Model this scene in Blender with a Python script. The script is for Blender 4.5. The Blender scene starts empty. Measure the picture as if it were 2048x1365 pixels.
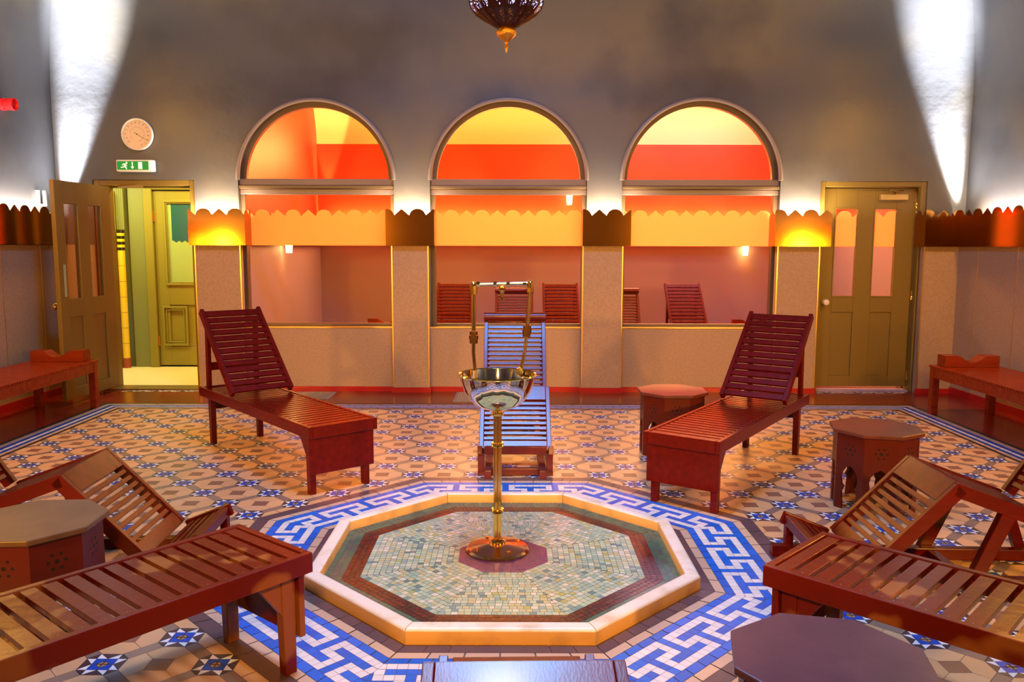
import bpy, bmesh, math, random
from math import pi, sin, cos, sqrt, atan2, hypot
from mathutils import Vector, Matrix, Euler
random.seed(7)
sc = bpy.context.scene
COL = sc.collection

# ------------------------------------------------------------------ materials
MATS = {}
def nd(t, k, x=0, y=0):
    n = t.nodes.new(k); n.location = (x, y); return n
def mat(name, col, rough=.5, metal=0, spec=.5, coat=0, noise=None, bump=0, bscale=40, trans=0, emit=None, estr=0, alpha=1, stretch=None, wave=None):
    m = bpy.data.materials.new(name); m.use_nodes = True; t = m.node_tree
    b = t.nodes['Principled BSDF']
    b.inputs['Base Color'].default_value = (*col, 1); b.inputs['Roughness'].default_value = rough
    b.inputs['Metallic'].default_value = metal; b.inputs['Specular IOR Level'].default_value = spec
    if coat: b.inputs['Coat Weight'].default_value = coat; b.inputs['Coat Roughness'].default_value = .12
    if trans: b.inputs['Transmission Weight'].default_value = trans
    if emit: b.inputs['Emission Color'].default_value = (*emit, 1); b.inputs['Emission Strength'].default_value = estr
    if noise or bump:
        tc = nd(t, 'ShaderNodeTexCoord', -1000); mp = nd(t, 'ShaderNodeMapping', -800)
        t.links.new(tc.outputs['Object'], mp.inputs[0])
        if stretch: mp.inputs['Scale'].default_value = stretch
    if noise:                       # list of (other colour, scale, detail, lo, hi)
        prev = None
        for i, (c2, s, det, lo, hi) in enumerate(noise):
            nz = nd(t, 'ShaderNodeTexNoise', -600, -300*i); nz.inputs['Scale'].default_value = s; nz.inputs['Detail'].default_value = det
            t.links.new(mp.outputs[0], nz.inputs['Vector'])
            mr = nd(t, 'ShaderNodeMapRange', -400, -300*i); mr.inputs[1].default_value = lo; mr.inputs[2].default_value = hi
            t.links.new(nz.outputs['Fac'], mr.inputs[0])
            mx = nd(t, 'ShaderNodeMix', -200, -300*i); mx.data_type = 'RGBA'
            t.links.new(mr.outputs[0], mx.inputs[0])
            if prev: t.links.new(prev, mx.inputs[6])
            else: mx.inputs[6].default_value = (*col, 1)
            mx.inputs[7].default_value = (*c2, 1); prev = mx.outputs[2]
        t.links.new(prev, b.inputs['Base Color'])
    if bump:
        nz = nd(t, 'ShaderNodeTexNoise', -600, 400); nz.inputs['Scale'].default_value = bscale; nz.inputs['Detail'].default_value = 4
        t.links.new(mp.outputs[0], nz.inputs['Vector'])
        bp = nd(t, 'ShaderNodeBump', -300, 400); bp.inputs['Strength'].default_value = bump; bp.inputs['Distance'].default_value = .01
        t.links.new(nz.outputs['Fac'], bp.inputs['Height']); t.links.new(bp.outputs[0], b.inputs['Normal'])
    MATS[name] = m; return m

WOOD = mat('mahogany', (.105, .0042, .0009), .26, spec=.20, coat=.04, noise=[((.070, .0026, .0007), 1.2, 5, .35, .75)], bump=.05, bscale=9, stretch=(4, 20, 20))
WOODC = mat('contour_mahogany', (.115, .008, .003), .34, spec=.5, coat=.12, noise=[((.075, .0045, .002), 1.2, 5, .35, .75)], bump=.06, bscale=12, stretch=(3, 14, 14))
BENCHW = mat('bench_mahogany', (.25, .028, .004), .26, spec=.3, coat=.05, noise=[((.17, .015, .002), 1.2, 5, .35, .75)], bump=.10, bscale=9, stretch=(4, 20, 20))
WORN = mat('worn_mahogany', (.13, .010, .0022), .30, spec=.20, coat=.04, noise=[((.10, .007, .002), 1.6, 5, .42, .65), ((.24, .075, .018), 2.2, 3, .55, .58)], bump=.16, bscale=24, stretch=(1, 1.4, 1))
STOOLW = mat('stool_wood', (.085, .0065, .0025), .42, spec=.25, coat=.06, noise=[((.07, .012, .008), 3, 6, .4, .65)], bump=.08, bscale=20)
STOOLT = mat('stool_top_wood', (.12, .026, .014), .36, spec=.55, noise=[((.09, .018, .009), 9, 5, .4, .65)], bump=.05, bscale=30)
BRASS = mat('brass', (.92, .60, .17), .12, 1)
CHROME = mat('polished_bowl_metal', (.86, .76, .58), .06, 1)
COPPERDISC = mat('copper_plate', (.85, .42, .25), .16, 1)
CROWNM = mat('brass_crown', (.42, .17, .03), .125, 1)
STEEL = mat('steel', (.55, .52, .45), .3, 1)
SLATE = mat('slate_paint', (.088, .086, .094), .40, noise=[((.150, .118, .078), .55, 3, .44, .62), ((.050, .048, .058), .9, 4, .52, .72)], bump=.25, bscale=9)
DADO = mat('dado_fabric', (.40, .255, .145), .75, noise=[((.35, .22, .125), 60, 2, .4, .6)], bump=.1, bscale=150)
RED = mat('red_paint', (.40, .012, .010), .28)
REDFLOOR = mat('red_floor_paint', (.20, .017, .008), .22, noise=[((.13, .010, .006), 1.5, 3, .4, .65)], bump=.03, bscale=30)
GILT = mat('gilt_trim', (.9, .62, .22), .3, 1)
FRAME = mat('window_frame_paint', (.13, .075, .035), .35)
MOULD = mat('moulding_paint', (.22, .155, .13), .35)
DOORM = mat('door_paint', (.19, .115, .018), .42, bump=.03, bscale=60)
GREEN = mat('green_paint', (.24, .22, .04), .35)
GREENW = mat('green_wall_paint', (.17, .20, .07), .45)
PIPE = mat('yellow_tile', (.75, .56, .04), .25)
FARRED = mat('far_room_red', (.80, .085, .02), .5, noise=[((.72, .065, .015), 1.2, 3, .4, .65)])
FARCREAM = mat('far_room_cream', (.90, .66, .28), .6)
FARDADO = mat('far_room_dado', (.31, .245, .30), .6)
FARFLOOR = mat('far_floor', (.20, .10, .06), .4)
CREAMFLOOR = mat('corridor_floor_tile', (.72, .66, .36), .4)
STONESIDE = mat('curb_amber_lit_side', (.58, .34, .11), .5, noise=[((.40, .22, .07), 6, 5, .5, .72)], bump=.05, bscale=40)  # orange light on the curb faces is painted into this side colour
STONE = mat('curb_marble', (.66, .60, .58), .42, noise=[((.48, .38, .28), 8, 5, .5, .75)], bump=.05, bscale=40)
GROUT = mat('grout', (.12, .09, .08), .8)
BLACK = mat('black_metal', (.01, .01, .01), .3)
DARKHOLE = mat('dark_hole', (.004, .002, .002), .9)
WHITEP = mat('white_plastic', (.8, .78, .72), .35)
SIGNG = mat('sign_green', (.0, .17, .03), .3, emit=(0, .35, .05), estr=.35)
SIGNW = mat('sign_white', (.8, .8, .6), .3, emit=(.9, .85, .45), estr=.9)
BEACON = mat('beacon_red', (.75, .015, .02), .25, emit=(.8, .02, .01), estr=.03)
DIALM = mat('dial_face', (.85, .66, .42), .5)
INK = mat('dial_ink', (.12, .06, .05), .6)
INKR = mat('dial_ink_red', (.55, .06, .03), .6)
GOLDL = mat('lantern_gold', (.80, .38, .06), .35, 1, bump=.8, bscale=70)
LANTM = mat('lantern_bronze', (.035, .007, .004), .4, .5)
LANTG = mat('lantern_glow', (.3, .3, .9), .4, emit=(.50, .45, 1), estr=3.5)
SHADE = mat('lamp_shade_glow', (1, .8, .4), .4, emit=(1, .62, .18), estr=14)
PEARL = mat('knob_ceramic', (.75, .62, .42), .25)

def glass_mat():
    m = bpy.data.materials.new('window_glass'); m.use_nodes = True; t = m.node_tree; t.nodes.clear()
    o = nd(t, 'ShaderNodeOutputMaterial', 300); mx = nd(t, 'ShaderNodeMixShader', 100)
    tr = nd(t, 'ShaderNodeBsdfTransparent', -100); gl = nd(t, 'ShaderNodeBsdfGlossy', -100, -150)
    gl.inputs['Roughness'].default_value = .01; tr.inputs[0].default_value = (.95, .93, .92, 1)
    fr = nd(t, 'ShaderNodeFresnel', -100, 150); fr.inputs[0].default_value = 1.5
    ge = nd(t, 'ShaderNodeNewGeometry', -400, 300); sb = nd(t, 'ShaderNodeMath', -200, 300); sb.operation = 'SUBTRACT'; sb.inputs[0].default_value = 1; t.links.new(ge.outputs['Backfacing'], sb.inputs[1])
    ml = nd(t, 'ShaderNodeMath', 0, 300); ml.operation = 'MULTIPLY'; t.links.new(fr.outputs[0], ml.inputs[0]); t.links.new(sb.outputs[0], ml.inputs[1])
    t.links.new(ml.outputs[0], mx.inputs[0]); t.links.new(tr.outputs[0], mx.inputs[1]); t.links.new(gl.outputs[0], mx.inputs[2]); t.links.new(mx.outputs[0], o.inputs[0])
    return m
GLASS = glass_mat()
def film_mat():
    m = bpy.data.materials.new('amber_privacy_film'); m.use_nodes = True; t = m.node_tree; t.nodes.clear()
    o = nd(t, 'ShaderNodeOutputMaterial', 400); mx = nd(t, 'ShaderNodeMixShader', 200); a = nd(t, 'ShaderNodeMixShader', 0)
    tl = nd(t, 'ShaderNodeBsdfTranslucent', -200); df = nd(t, 'ShaderNodeBsdfDiffuse', -200, -150); tp = nd(t, 'ShaderNodeBsdfTransparent', -200, 150)
    tl.inputs[0].default_value = (1, .74, .42, 1); df.inputs[0].default_value = (1, .50, .18, 1)
    a.inputs[0].default_value = .20; mx.inputs[0].default_value = .06
    t.links.new(tl.outputs[0], a.inputs[1]); t.links.new(df.outputs[0], a.inputs[2]); t.links.new(a.outputs[0], mx.inputs[1]); t.links.new(tp.outputs[0], mx.inputs[2]); t.links.new(mx.outputs[0], o.inputs[0])
    return m
FILM = film_mat()
def frost_mat():
    m = bpy.data.materials.new('frosted_pane'); m.use_nodes = True; b = m.node_tree.nodes['Principled BSDF']
    b.inputs['Base Color'].default_value = (.30, .42, .16, 1); b.inputs['Roughness'].default_value = .5
    return m
FROST = frost_mat()

# ------------------------------------------------------------------ mesh helper
class MB:
    def __init__(s): s.v = []; s.f = []; s.mi = []; s.mats = []
    def m(s, mt):
        if mt not in s.mats: s.mats.append(mt)
        return s.mats.index(mt)
    def poly(s, pts, mt, close=False):
        n = len(s.v); s.v += [tuple(p) for p in pts]; s.f.append(list(range(n, n+len(pts)))); s.mi.append(s.m(mt)); return s
    def prism(s, pts, mt, vec):
        """closed solid: polygon pts swept by vec"""
        n = len(s.v); k = len(pts); vec = Vector(vec)
        s.v += [tuple(p) for p in pts] + [tuple(Vector(p)+vec) for p in pts]
        i = s.m(mt)
        s.f.append(list(range(n+k-1, n-1, -1))); s.f.append(list(range(n+k, n+2*k)))
        for a in range(k):
            b = (a+1) % k; s.f.append([n+a, n+b, n+k+b, n+k+a])
        s.mi += [i]*(k+2); return s
    def box(s, x0, x1, y0, y1, z0, z1, mt):
        return s.prism([(x0, y0, z0), (x1, y0, z0), (x1, y1, z0), (x0, y1, z0)], mt, (0, 0, z1-z0))
    def bar(s, a, b, w, h, mt, up=(0, 0, 1)):
        """box from a to b; w across (horizontal), h along up"""
        a = Vector(a); b = Vector(b); d = (b-a).normalized(); up = Vector(up)
        r = d.cross(up)
        if r.length < 1e-4: r = Vector((1, 0, 0))
        r.normalize(); u = r.cross(d).normalized()
        q = [a + r*(w/2)*i + u*(h/2)*j for i, j in ((-1, -1), (1, -1), (1, 1), (-1, 1))]
        return s.prism(q, mt, b-a)
    def lathe(s, prof, mt, c=(0, 0, 0), n=32, axis='z', closed=False, fn=None):
        base = len(s.v); k = len(prof); i0 = s.m(mt)
        for j in range(n):
            th = 2*pi*j/n
            for r, z in prof:
                rr = r*(fn(th, z) if fn else 1)
                p = (rr*cos(th), rr*sin(th), z)
                if axis == 'x': p = (z, rr*cos(th), rr*sin(th))
                if axis == 'y': p = (rr*cos(th), z, rr*sin(th))
                s.v.append((p[0]+c[0], p[1]+c[1], p[2]+c[2]))
        for j in range(n):
            for a in range(k-1):
                j2 = (j+1) % n
                s.f.append([base+j*k+a, base+j2*k+a, base+j2*k+a+1, base+j*k+a+1]); s.mi.append(i0)
        return s
    def tube(s, pts, r, mt, n=10):
        pts = [Vector(p) for p in pts]; base = len(s.v); i0 = s.m(mt); ref = None
        for i, p in enumerate(pts):
            d = (pts[min(i+1, len(pts)-1)] - pts[max(i-1, 0)]).normalized()
            if ref is None: ref = d.cross(Vector((.13, .97, .2))).normalized()
            ref = (ref - d*ref.dot(d)).normalized(); b2 = d.cross(ref)
            rr = r[i] if isinstance(r, (list, tuple)) else r
            for j in range(n):
                th = 2*pi*j/n; s.v.append(tuple(p + ref*rr*cos(th) + b2*rr*sin(th)))
        for i in range(len(pts)-1):
            for j in range(n):
                j2 = (j+1) % n
                s.f.append([base+i*n+j, base+i*n+j2, base+(i+1)*n+j2, base+(i+1)*n+j]); s.mi.append(i0)
        s.f.append(list(range(base+n-1, base-1, -1))); s.f.append(list(range(base+(len(pts)-1)*n, base+len(pts)*n))); s.mi += [i0, i0]
        return s
    def build(s, name, parent=None, loc=None, smooth=False, bevel=0, fix=True):
        me = bpy.data.meshes.new(name); me.from_pydata(s.v, [], s.f)
        for mt in s.mats: me.materials.append(mt)
        me.polygons.foreach_set('material_index', s.mi)
        if fix:
            b = bmesh.new(); b.from_mesh(me); bmesh.ops.recalc_face_normals(b, faces=b.faces); b.to_mesh(me); b.free()
        if smooth:
            me.polygons.foreach_set('use_smooth', [True]*len(me.polygons))
            me.set_sharp_from_angle(angle=.7)
        me.update()
        o = bpy.data.objects.new(name, me); COL.objects.link(o)
        if parent: o.parent = parent
        if loc: o.location = loc
        if bevel:
            bv = o.modifiers.new('bevel', 'BEVEL'); bv.width = bevel; bv.segments = 2; bv.limit_method = 'ANGLE'
        return o

def tag(o, label=None, cat=None, group=None, kind=None):
    if label: o['label'] = label
    if cat: o['category'] = cat
    if group: o['group'] = group
    if kind: o['kind'] = kind
    return o
def empty(name, loc=(0, 0, 0), rz=0):
    o = bpy.data.objects.new(name, None); COL.objects.link(o); o.location = loc; o.rotation_euler = (0, 0, rz); o.empty_display_size = .1
    return o
def kids(o): return [c for c in bpy.data.objects if c.parent == o]
def copy_tree(o, parent=None):
    c = o.copy(); COL.objects.link(c); c.parent = parent
    for ch in kids(o): copy_tree(ch, c)
    return c
def place(o, x, y, a, z=0):
    o.location = (x, y, z); o.rotation_euler = (0, 0, a); return o

# ------------------------------------------------------------------ camera (measured from the photograph)
F = 1624.3; T = .1163; ROLL = .0022
cd = bpy.data.cameras.new('camera'); cam = bpy.data.objects.new('camera', cd); COL.objects.link(cam)
cd.sensor_width = 36; cd.lens = F/2048*36; cd.clip_start = .05
cam.location = (.023, 0, 1.5)
cam.rotation_mode = 'XYZ'
R = Euler((pi/2 - T, 0, .0015*1), 'XYZ').to_matrix()
cam.matrix_world = Matrix.Translation(cam.location) @ R.to_4x4() @ Matrix.Rotation(ROLL, 4, 'Z')
sc.camera = cam

# ------------------------------------------------------------------ FLOOR : encaustic tiles as real pieces in one mesh
CX, CY, A = -.0225, 3.79, .2045
T8 = math.tan(pi/8)
tBUFF = [mat('tile_buff_%d' % i, c, .38) for i, c in enumerate([(.52, .30, .155), (.48, .275, .145), (.55, .325, .175), (.50, .30, .17)])]
tSTRIP = [mat('tile_strip_%d' % i, c, .38) for i, c in enumerate([(.20, .135, .11), (.23, .155, .12), (.18, .12, .105)])]
tDARK = mat('tile_dark', (.055, .030, .040), .35); tWHITE = mat('tile_white', (.66, .66, .72), .35)
tBLUE = mat('tile_blue', (.008, .055, .38), .35, spec=.3); tORN = mat('tile_orange', (.48, .24, .10), .4); tBROWN = mat('tile_brown', (.19, .085, .060), .4)
tBLUES = [mat('tile_fret_blue_%d' % i, c, .35, spec=.3) for i, c in enumerate([(.003, .10, .56), (.006, .115, .60), (.004, .09, .50)])]
tFW = [mat('tile_fret_white_%d' % i, c, .35) for i, c in enumerate([(.60, .58, .64), (.56, .54, .60), (.63, .60, .64)])]
tPURP = [mat('tile_purple_%d' % i, c, .35) for i, c in enumerate([(.085, .050, .065), (.10, .055, .065), (.075, .045, .065)])]
tBEIGE = [mat('tile_beige_%d' % i, c, .38) for i, c in enumerate([(.46, .32, .25), (.50, .34, .25), (.43, .30, .24)])]
tBWH = mat('tile_border_white', (.52, .54, .66), .35); tBBL = mat('tile_border_blue', (.006, .055, .32), .35, spec=.3); tBDK = mat('tile_border_black', (.03, .018, .014), .35)
def ins(pts, g=.0011):
    """shrink a convex polygon a little so the grout shows"""
    n = len(pts); cx = sum(p[0] for p in pts)/n; cy = sum(p[1] for p in pts)/n
    d = min(hypot((pts[i][0]+pts[(i+1) % n][0])/2-cx, (pts[i][1]+pts[(i+1) % n][1])/2-cy) for i in range(n))
    k = max(.5, 1-g/max(d, .003)*.6)
    return [(cx+(p[0]-cx)*k, cy+(p[1]-cy)*k) for p in pts]
def clip(pts, a, b, c):           # keep a*x+b*y<=c
    out = []; n = len(pts)
    for i in range(n):
        p, q = pts[i], pts[(i+1) % n]; dp = a*p[0]+b*p[1]-c; dq = a*q[0]+b*q[1]-c
        if dp <= 0: out.append(p)
        if dp*dq < 0:
            t = dp/(dp-dq); out.append((p[0]+(q[0]-p[0])*t, p[1]+(q[1]-p[1])*t))
    return out
def area(p): return abs(sum(p[i][0]*p[(i+1) % len(p)][1]-p[(i+1) % len(p)][0]*p[i][1] for i in range(len(p))))/2
OCT_R = 1.365; FLD = 3.595
fl = MB()
def put(pts, m, z=0, g=.0011):
    if len(pts) >= 3 and area(pts) > 2e-6: fl.poly([(CX+x, CY+y, z) for x, y in ins(pts, g)], m)
def put_field(pts, m):
    # clip to the square field, then take away the octagon in the middle
    if max(abs(p[0]) for p in pts) > FLD or max(abs(p[1]) for p in pts) > FLD:
        for a, b in ((1, 0), (-1, 0), (0, 1), (0, -1)):
            pts = clip(pts, a, b, FLD)
            if len(pts) < 3: return
    if min(hypot(*p) for p in pts) > OCT_R/cos(pi/8): put(pts, m); return
    rest = pts
    for k in range(8):
        a, b = cos(k*pi/4), sin(k*pi/4)
        o = clip(rest, -a, -b, -OCT_R)
        if len(o) >= 3: put(o, m)
        rest = clip(rest, a, b, OCT_R)
        if len(rest) < 3: return
s = .192*A; e = 1.9*s; N = 19
def rot4(p, k):
    for _ in range(k): p = (-p[1], p[0])
    return p
for i in range(-N, N+1):
    for j in range(-N, N+1):
        ox, oy = i*A, j*A
        if max(abs(ox), abs(oy)) > FLD+A: continue
        if hypot(ox, oy) < 1.0: continue
        P = lambda pts, k=0: [(ox+rot4(p, k)[0], oy+rot4(p, k)[1]) for p in pts]
        if (i+j) % 2 == 0:
            h = .62*s
            for k in range(4):
                put_field(P([(h, 0), (s, 0), (s, s), (0, s), (0, h)], k), tBLUE)
                put_field(P([(.06*s, .10*s), (.50*s, .04*s), (.30*s, .34*s)], k), tORN)
                put_field(P([(.10*s, .06*s), (.34*s, .30*s), (.10*s, .50*s)], k), tORN)
                put_field(P([(0, s), (s, s), (s, e)], k), tWHITE); put_field(P([(0, s), (-s, s), (-s, e)], k), tWHITE)
                put_field(P([(0, s), (s, e), (-s, e)], k), tDARK); put_field(P([(s, s), (e, s), (s, e)], k), tDARK)
                # strip towards the next star (only once per pair)
                if k in (0, 1):
                    f0 = (e, s); f1 = (s, e); f2 = (A-e, A-s); f3 = (A-s, A-e)
                    f2, f3 = (A-e, A-s), (A-s, A-e)
                    put_field(P([f0, f3, f2, f1], k), random.choice(tSTRIP))
            put_field(P([(h, 0), (0, h), (-h, 0), (0, -h)]), tDARK) if False else None
        else:
            q = .2*A; a1 = A-e; mm = (a1+s)/2
            for k in range(4):
                put_field(P([(q, -q), (mm, -mm), (a1, -s), (a1, s), (mm, mm), (q, q)], k), random.choice(tBUFF))
            put_field(P([(q, q), (-q, q), (-q, -q), (q, -q)]), tBROWN)
# border round the field : mitred bands, cut into tiles
def band(r0, r1, mats, step):
    for k in range(4):
        n = max(1, int(round(2*r0/step)))
        for i in range(n):
            a0 = -1+2*i/n; a1 = -1+2*(i+1)/n
            put([rot4(p, k) for p in ((r0, a0*r0), (r1, a0*r1), (r1, a1*r1), (r0, a1*r0))], random.choice(mats))
band(3.595, 3.625, [tBDK], .15); band(3.625, 3.660, tBEIGE, .15); band(3.660, 3.695, [tBBL], .15)
band(3.695, 3.725, [tBWH], .15); band(3.725, 3.765, [tBBL], .15); band(3.765, 3.815, tBEIGE, .15); band(3.815, 3.865, [tBDK], .15)
# rings round the fountain
def oring(r0, r1, mats, step):
    for k in range(8):
        th = k*pi/4; n = max(1, int(round(2*r0*T8/step)))
        for i in range(n):
            a0 = T8*(-1+2*i/n); a1 = T8*(-1+2*(i+1)/n)
            put([(r*cos(th)-t*r*sin(th), r*sin(th)+t*r*cos(th)) for r, t in ((r0, a0), (r1, a0), (r1, a1), (r0, a1))], random.choice(mats), g=.0018)
oring(.860, .932, tPURP, .085); oring(.932, .975, tBEIGE, .12); oring(1.250, 1.295, tBEIGE, .12); oring(1.295, 1.365, tPURP, .17)
oring(.975, 1.0125, tBLUES, .0386*2); oring(1.2055, 1.250, tBLUES, .0386*2)
U = .0386
def fret_white(r, t):
    t %= 8
    return {0: t <= 6, 1: t in (0, 6), 2: t in (0, 1, 2, 4, 5, 6), 3: t in (2, 4), 4: t != 3}[r]
for k in range(8):
    th = k*pi/4
    for r in range(5):
        for t in range(-20, 20):
            y1 = (3.5-t)*U; y0 = y1-U; x0 = 1.0125+r*U; x1 = x0+U
            p = [(x0, y0), (x1, y0), (x1, y1), (x0, y1)]
            p = clip(p, -T8, 1, 0)
            if len(p) >= 3: p = clip(p, -T8, -1, 0)
            if len(p) < 3: continue
            w = fret_white(r, t)
            put([(x*cos(th)-y*sin(th), x*sin(th)+y*cos(th)) for x, y in p], random.choice(tFW if w else tBLUES), g=.0011 if not w else .0013)
# underlay and the red painted margin up to the walls
Z0 = -.004
fl.poly([(CX-3.9, CY-3.9, Z0), (CX+3.9, CY-3.9, Z0), (CX+3.9, CY+3.9, Z0), (CX-3.9, CY+3.9, Z0)], GROUT)
o_ = 3.865; W0x, W1x, W0y, W1y = -4.8, 4.8, -1.0, 8.62
for q in ([(W0x, W0y), (W1x, W0y), (W1x, CY-o_), (W0x, CY-o_)], [(W0x, CY+o_), (W1x, CY+o_), (W1x, W1y), (W0x, W1y)],
          [(W0x, CY-o_), (CX-o_, CY-o_), (CX-o_, CY+o_), (W0x, CY+o_)], [(CX+o_, CY-o_), (W1x, CY-o_), (W1x, CY+o_), (CX+o_, CY+o_)]):
    fl.poly([(x, y, 0) for x, y in q], REDFLOOR)
tag(fl.build('floor', fix=False), kind='structure')
bpy.data.objects['floor'].data.validate()

# ------------------------------------------------------------------ FOUNTAIN BASIN
fb = empty('fountain_basin', (CX, CY, 0)); tag(fb, 'low octagonal fountain basin with marble curb and mosaic floor in the room centre', 'fountain')
def ovec(r, k, z): return (r/cos(pi/8)*cos(k*pi/4+pi/8), r/cos(pi/8)*sin(k*pi/4+pi/8), z)
prof = [(.872, -.004), (.872, .052), (.870, .058), (.864, .0625), (.856, .0645), (.820, .065), (.813, .063), (.809, .058), (.809, -.004)]
for k in range(8):
    m = MB(); n = len(prof); g_ = .0016
    def cp(r, z, kk, sgn):
        x, y, zz = ovec(r, kk, z)
        th = (k)*pi/4 + pi/4   # side between corner k and k+1 faces angle (k+1)*45
        tx, ty = -sin(th), cos(th)
        return (x+sgn*tx*g_, y+sgn*ty*g_, zz)
    a = [cp(r, z, k, 1) for r, z in prof]; b = [cp(r, z, k+1, -1) for r, z in prof]
    m.v = a+b; ii = m.m(STONE)
    for i in range(n):
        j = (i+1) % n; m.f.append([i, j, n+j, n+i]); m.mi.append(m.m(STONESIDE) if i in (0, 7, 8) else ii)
    m.f += [list(range(n)), list(range(2*n-1, n-1, -1))]; m.mi += [ii, ii]
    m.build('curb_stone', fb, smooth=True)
gm = lambda n, c, r=.22: mat(n, c, r)
mGREEN = [gm('mosaic_green_%d' % i, c) for i, c in enumerate([(.035, .12, .085), (.03, .10, .09), (.05, .13, .09), (.04, .085, .075)])]
mMAR = [gm('mosaic_maroon_%d' % i, c) for i, c in enumerate([(.060, .007, .012), (.045, .006, .012), (.08, .012, .010), (.03, .006, .012)])]
mPUR = [gm('mosaic_purple_%d' % i, c) for i, c in enumerate([(.10, .035, .16), (.08, .03, .14)])]
mLT = [gm('mosaic_light_%d' % i, c, .3) for i, c in enumerate([(.30, .45, .37), (.36, .47, .35), (.27, .42, .34), (.22, .38, .33), (.29, .34, .12), (.35, .39, .24), (.07, .20, .23), (.11, .25, .27), (.47, .52, .46), (.18, .33, .33)])]
mo = MB()
mo.poly([ovec(.815, k, .008) for k in range(8)], mat('mosaic_grout', (.16, .13, .11), .8))
def wedge_tile(th, r0, r1, y0, y1, mt):
    p = [(r0, y0), (r1, y0), (r1, y1), (r0, y1)]
    p = clip(p, -T8, 1, 0)
    if len(p) >= 3: p = clip(p, -T8, -1, 0)
    if len(p) < 3 or area(p) < 1e-5: return
    jz = .0125
    p = ins(p, .0016)
    mo.poly([(x*cos(th)-y*sin(th), x*sin(th)+y*cos(th), jz) for x, y in p], mt)
for k in range(8):
    th = k*pi/4
    def rows(r0, r1, n, mats, tl):
        for i in range(n):
            ra = r0+(r1-r0)*i/n; rb = r0+(r1-r0)*(i+1)/n; y = -ra*.42-random.random()*tl
            y = -rb*.45 - random.random()*tl
            while y < rb*.45:
                L = tl*random.uniform(.85, 1.15); wedge_tile(th, ra, rb, y, y+L, random.choice(mats)); y += L
    rows(.724, .809, 3, mGREEN, .027); rows(.645, .724, 3, mMAR, .027)
    for i in range(16):
        ra = .212+(.645-.212)*i/16; rb = .212+(.645-.212)*(i+1)/16; y = -rb*.45-random.random()*.027
        wts = mLT if (i+k) % 2 else mLT
        while y < rb*.45:
            L = .0285*random.uniform(.8, 1.15)
            c = random.random(); mt = random.choice(mLT[:4]+[mLT[8], mLT[5]]) if c < .66 else random.choice(mLT)
            wedge_tile(th, ra, rb, y, y+L, mt); y += L
    rows(.02, .212, 8, mPUR, .026)
mo.build('mosaic_floor', fb, fix=False)

# ------------------------------------------------------------------ BRASS DRINKING FOUNTAIN
fx, fy = -.052, 3.86
df = empty('drinking_fountain', (fx, fy, .0125)); tag(df, 'brass drinking fountain with metal bowl and pipe arch standing in the octagonal basin', 'drinking fountain')
m = MB(); m.lathe([(0, 0), (.150, 0), (.152, .008), (.146, .016), (.120, .022), (.060, .032), (.034, .038), (0, .038)], COPPERDISC, n=48)
m.lathe([(.151, .001), (.155, .005), (.151, .010), (.147, .005), (.151, .001)], BRASS, n=48)
for k in range(4):
    th = k*pi/2+.5; m.lathe([(0, .022), (.009, .022), (.009, .030), (0, .031)], BRASS, c=(.115*cos(th), .115*sin(th), 0), n=10)
m.build('base_plate', df, smooth=True)
m = MB()
for k in range(4):
    th = k*pi/2+pi/4; m.tube([(.0135*cos(th), .0135*sin(th), .03), (.0135*cos(th), .0135*sin(th), .70)], .0105, BRASS, n=14)
m.build('column', df, smooth=True)
m = MB(); m.lathe([(0, .03), (.040, .03), (.042, .045), (.030, .055), (.0, .056)], BRASS, n=24); m.build('collar', df, smooth=True)
for z in (.20, .53, .685):
    m = MB(); m.lathe([(.022, z-.010), (.029, z-.010), (.032, z-.004), (.029, z), (.032, z+.004), (.029, z+.010), (.022, z+.010)], BRASS, n=24); m.build('collar', df, smooth=True)
# fluted bowl
m = MB(); flute = lambda th, z: 1+.018*abs(sin(8*th))*min(1, (z-.70)/.06 if z > .70 else 0)
po = [(0, .698), (.03, .700), (.075, .711), (.112, .731), (.142, .762), (.163, .800), (.175, .840), (.182, .873)]
pi_ = [(.179, .876), (.171, .841), (.159, .803), (.138, .766), (.108, .736), (.072, .717), (.03, .707), (0, .705)]
m.lathe(po+pi_, CHROME, n=64, fn=lambda th, z: 1+.0035*cos(16*th)*(1 if z > .72 else 0)); m.build('bowl', df, smooth=True)
m = MB(); m.lathe([(.180, .872), (.186, .869), (.190, .874), (.186, .880), (.180, .877), (.180, .872)], BRASS, n=64); m.build('bowl_rim', df, smooth=True)
# left and right riser pipes
Lx, Rx = -.114, .108
m = MB(); m.tube([(Lx+.012, .0, .835), (Lx+.006, 0, .90), (Lx-.001, 0, .98), (Lx, 0, 1.05)], .0085, BRASS); m.tube([(Lx, 0, 1.05), (Lx, 0, 1.30)], .0105, BRASS)
for z, r in ((1.035, .019), (1.055, .022), (1.075, .019), (1.27, .017), (1.29, .019)): m.lathe([(0, z-.010), (r, z-.010), (r, z+.009), (0, z+.009)], BRASS, c=(Lx, 0, 0), n=8)
m.lathe([(0, 1.285), (.015, 1.285), (.016, 1.31), (.009, 1.318), (0, 1.319)], BRASS, c=(Lx, 0, 0), n=14)
m.build('riser_pipe', df, smooth=True)
m = MB(); m.tube([(Rx+.0, .13, .845), (Rx+.010, .12, .90), (Rx+.024, .10, .98), (Rx+.032, .07, 1.06)], .0085, BRASS); m.tube([(Rx+.032, .07, 1.06), (Rx+.048, .0, 1.30)], .0105, BRASS)
for t_, r in ((.0, .019), (.08, .022), (.16, .019), (.92, .018)):
    c = Vector((Rx+.032, .07, 1.06)).lerp(Vector((Rx+.048, 0, 1.30)), t_); m.lathe([(0, -.010), (r, -.010), (r, .009), (0, .009)], BRASS, c=tuple(c), n=8)
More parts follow.
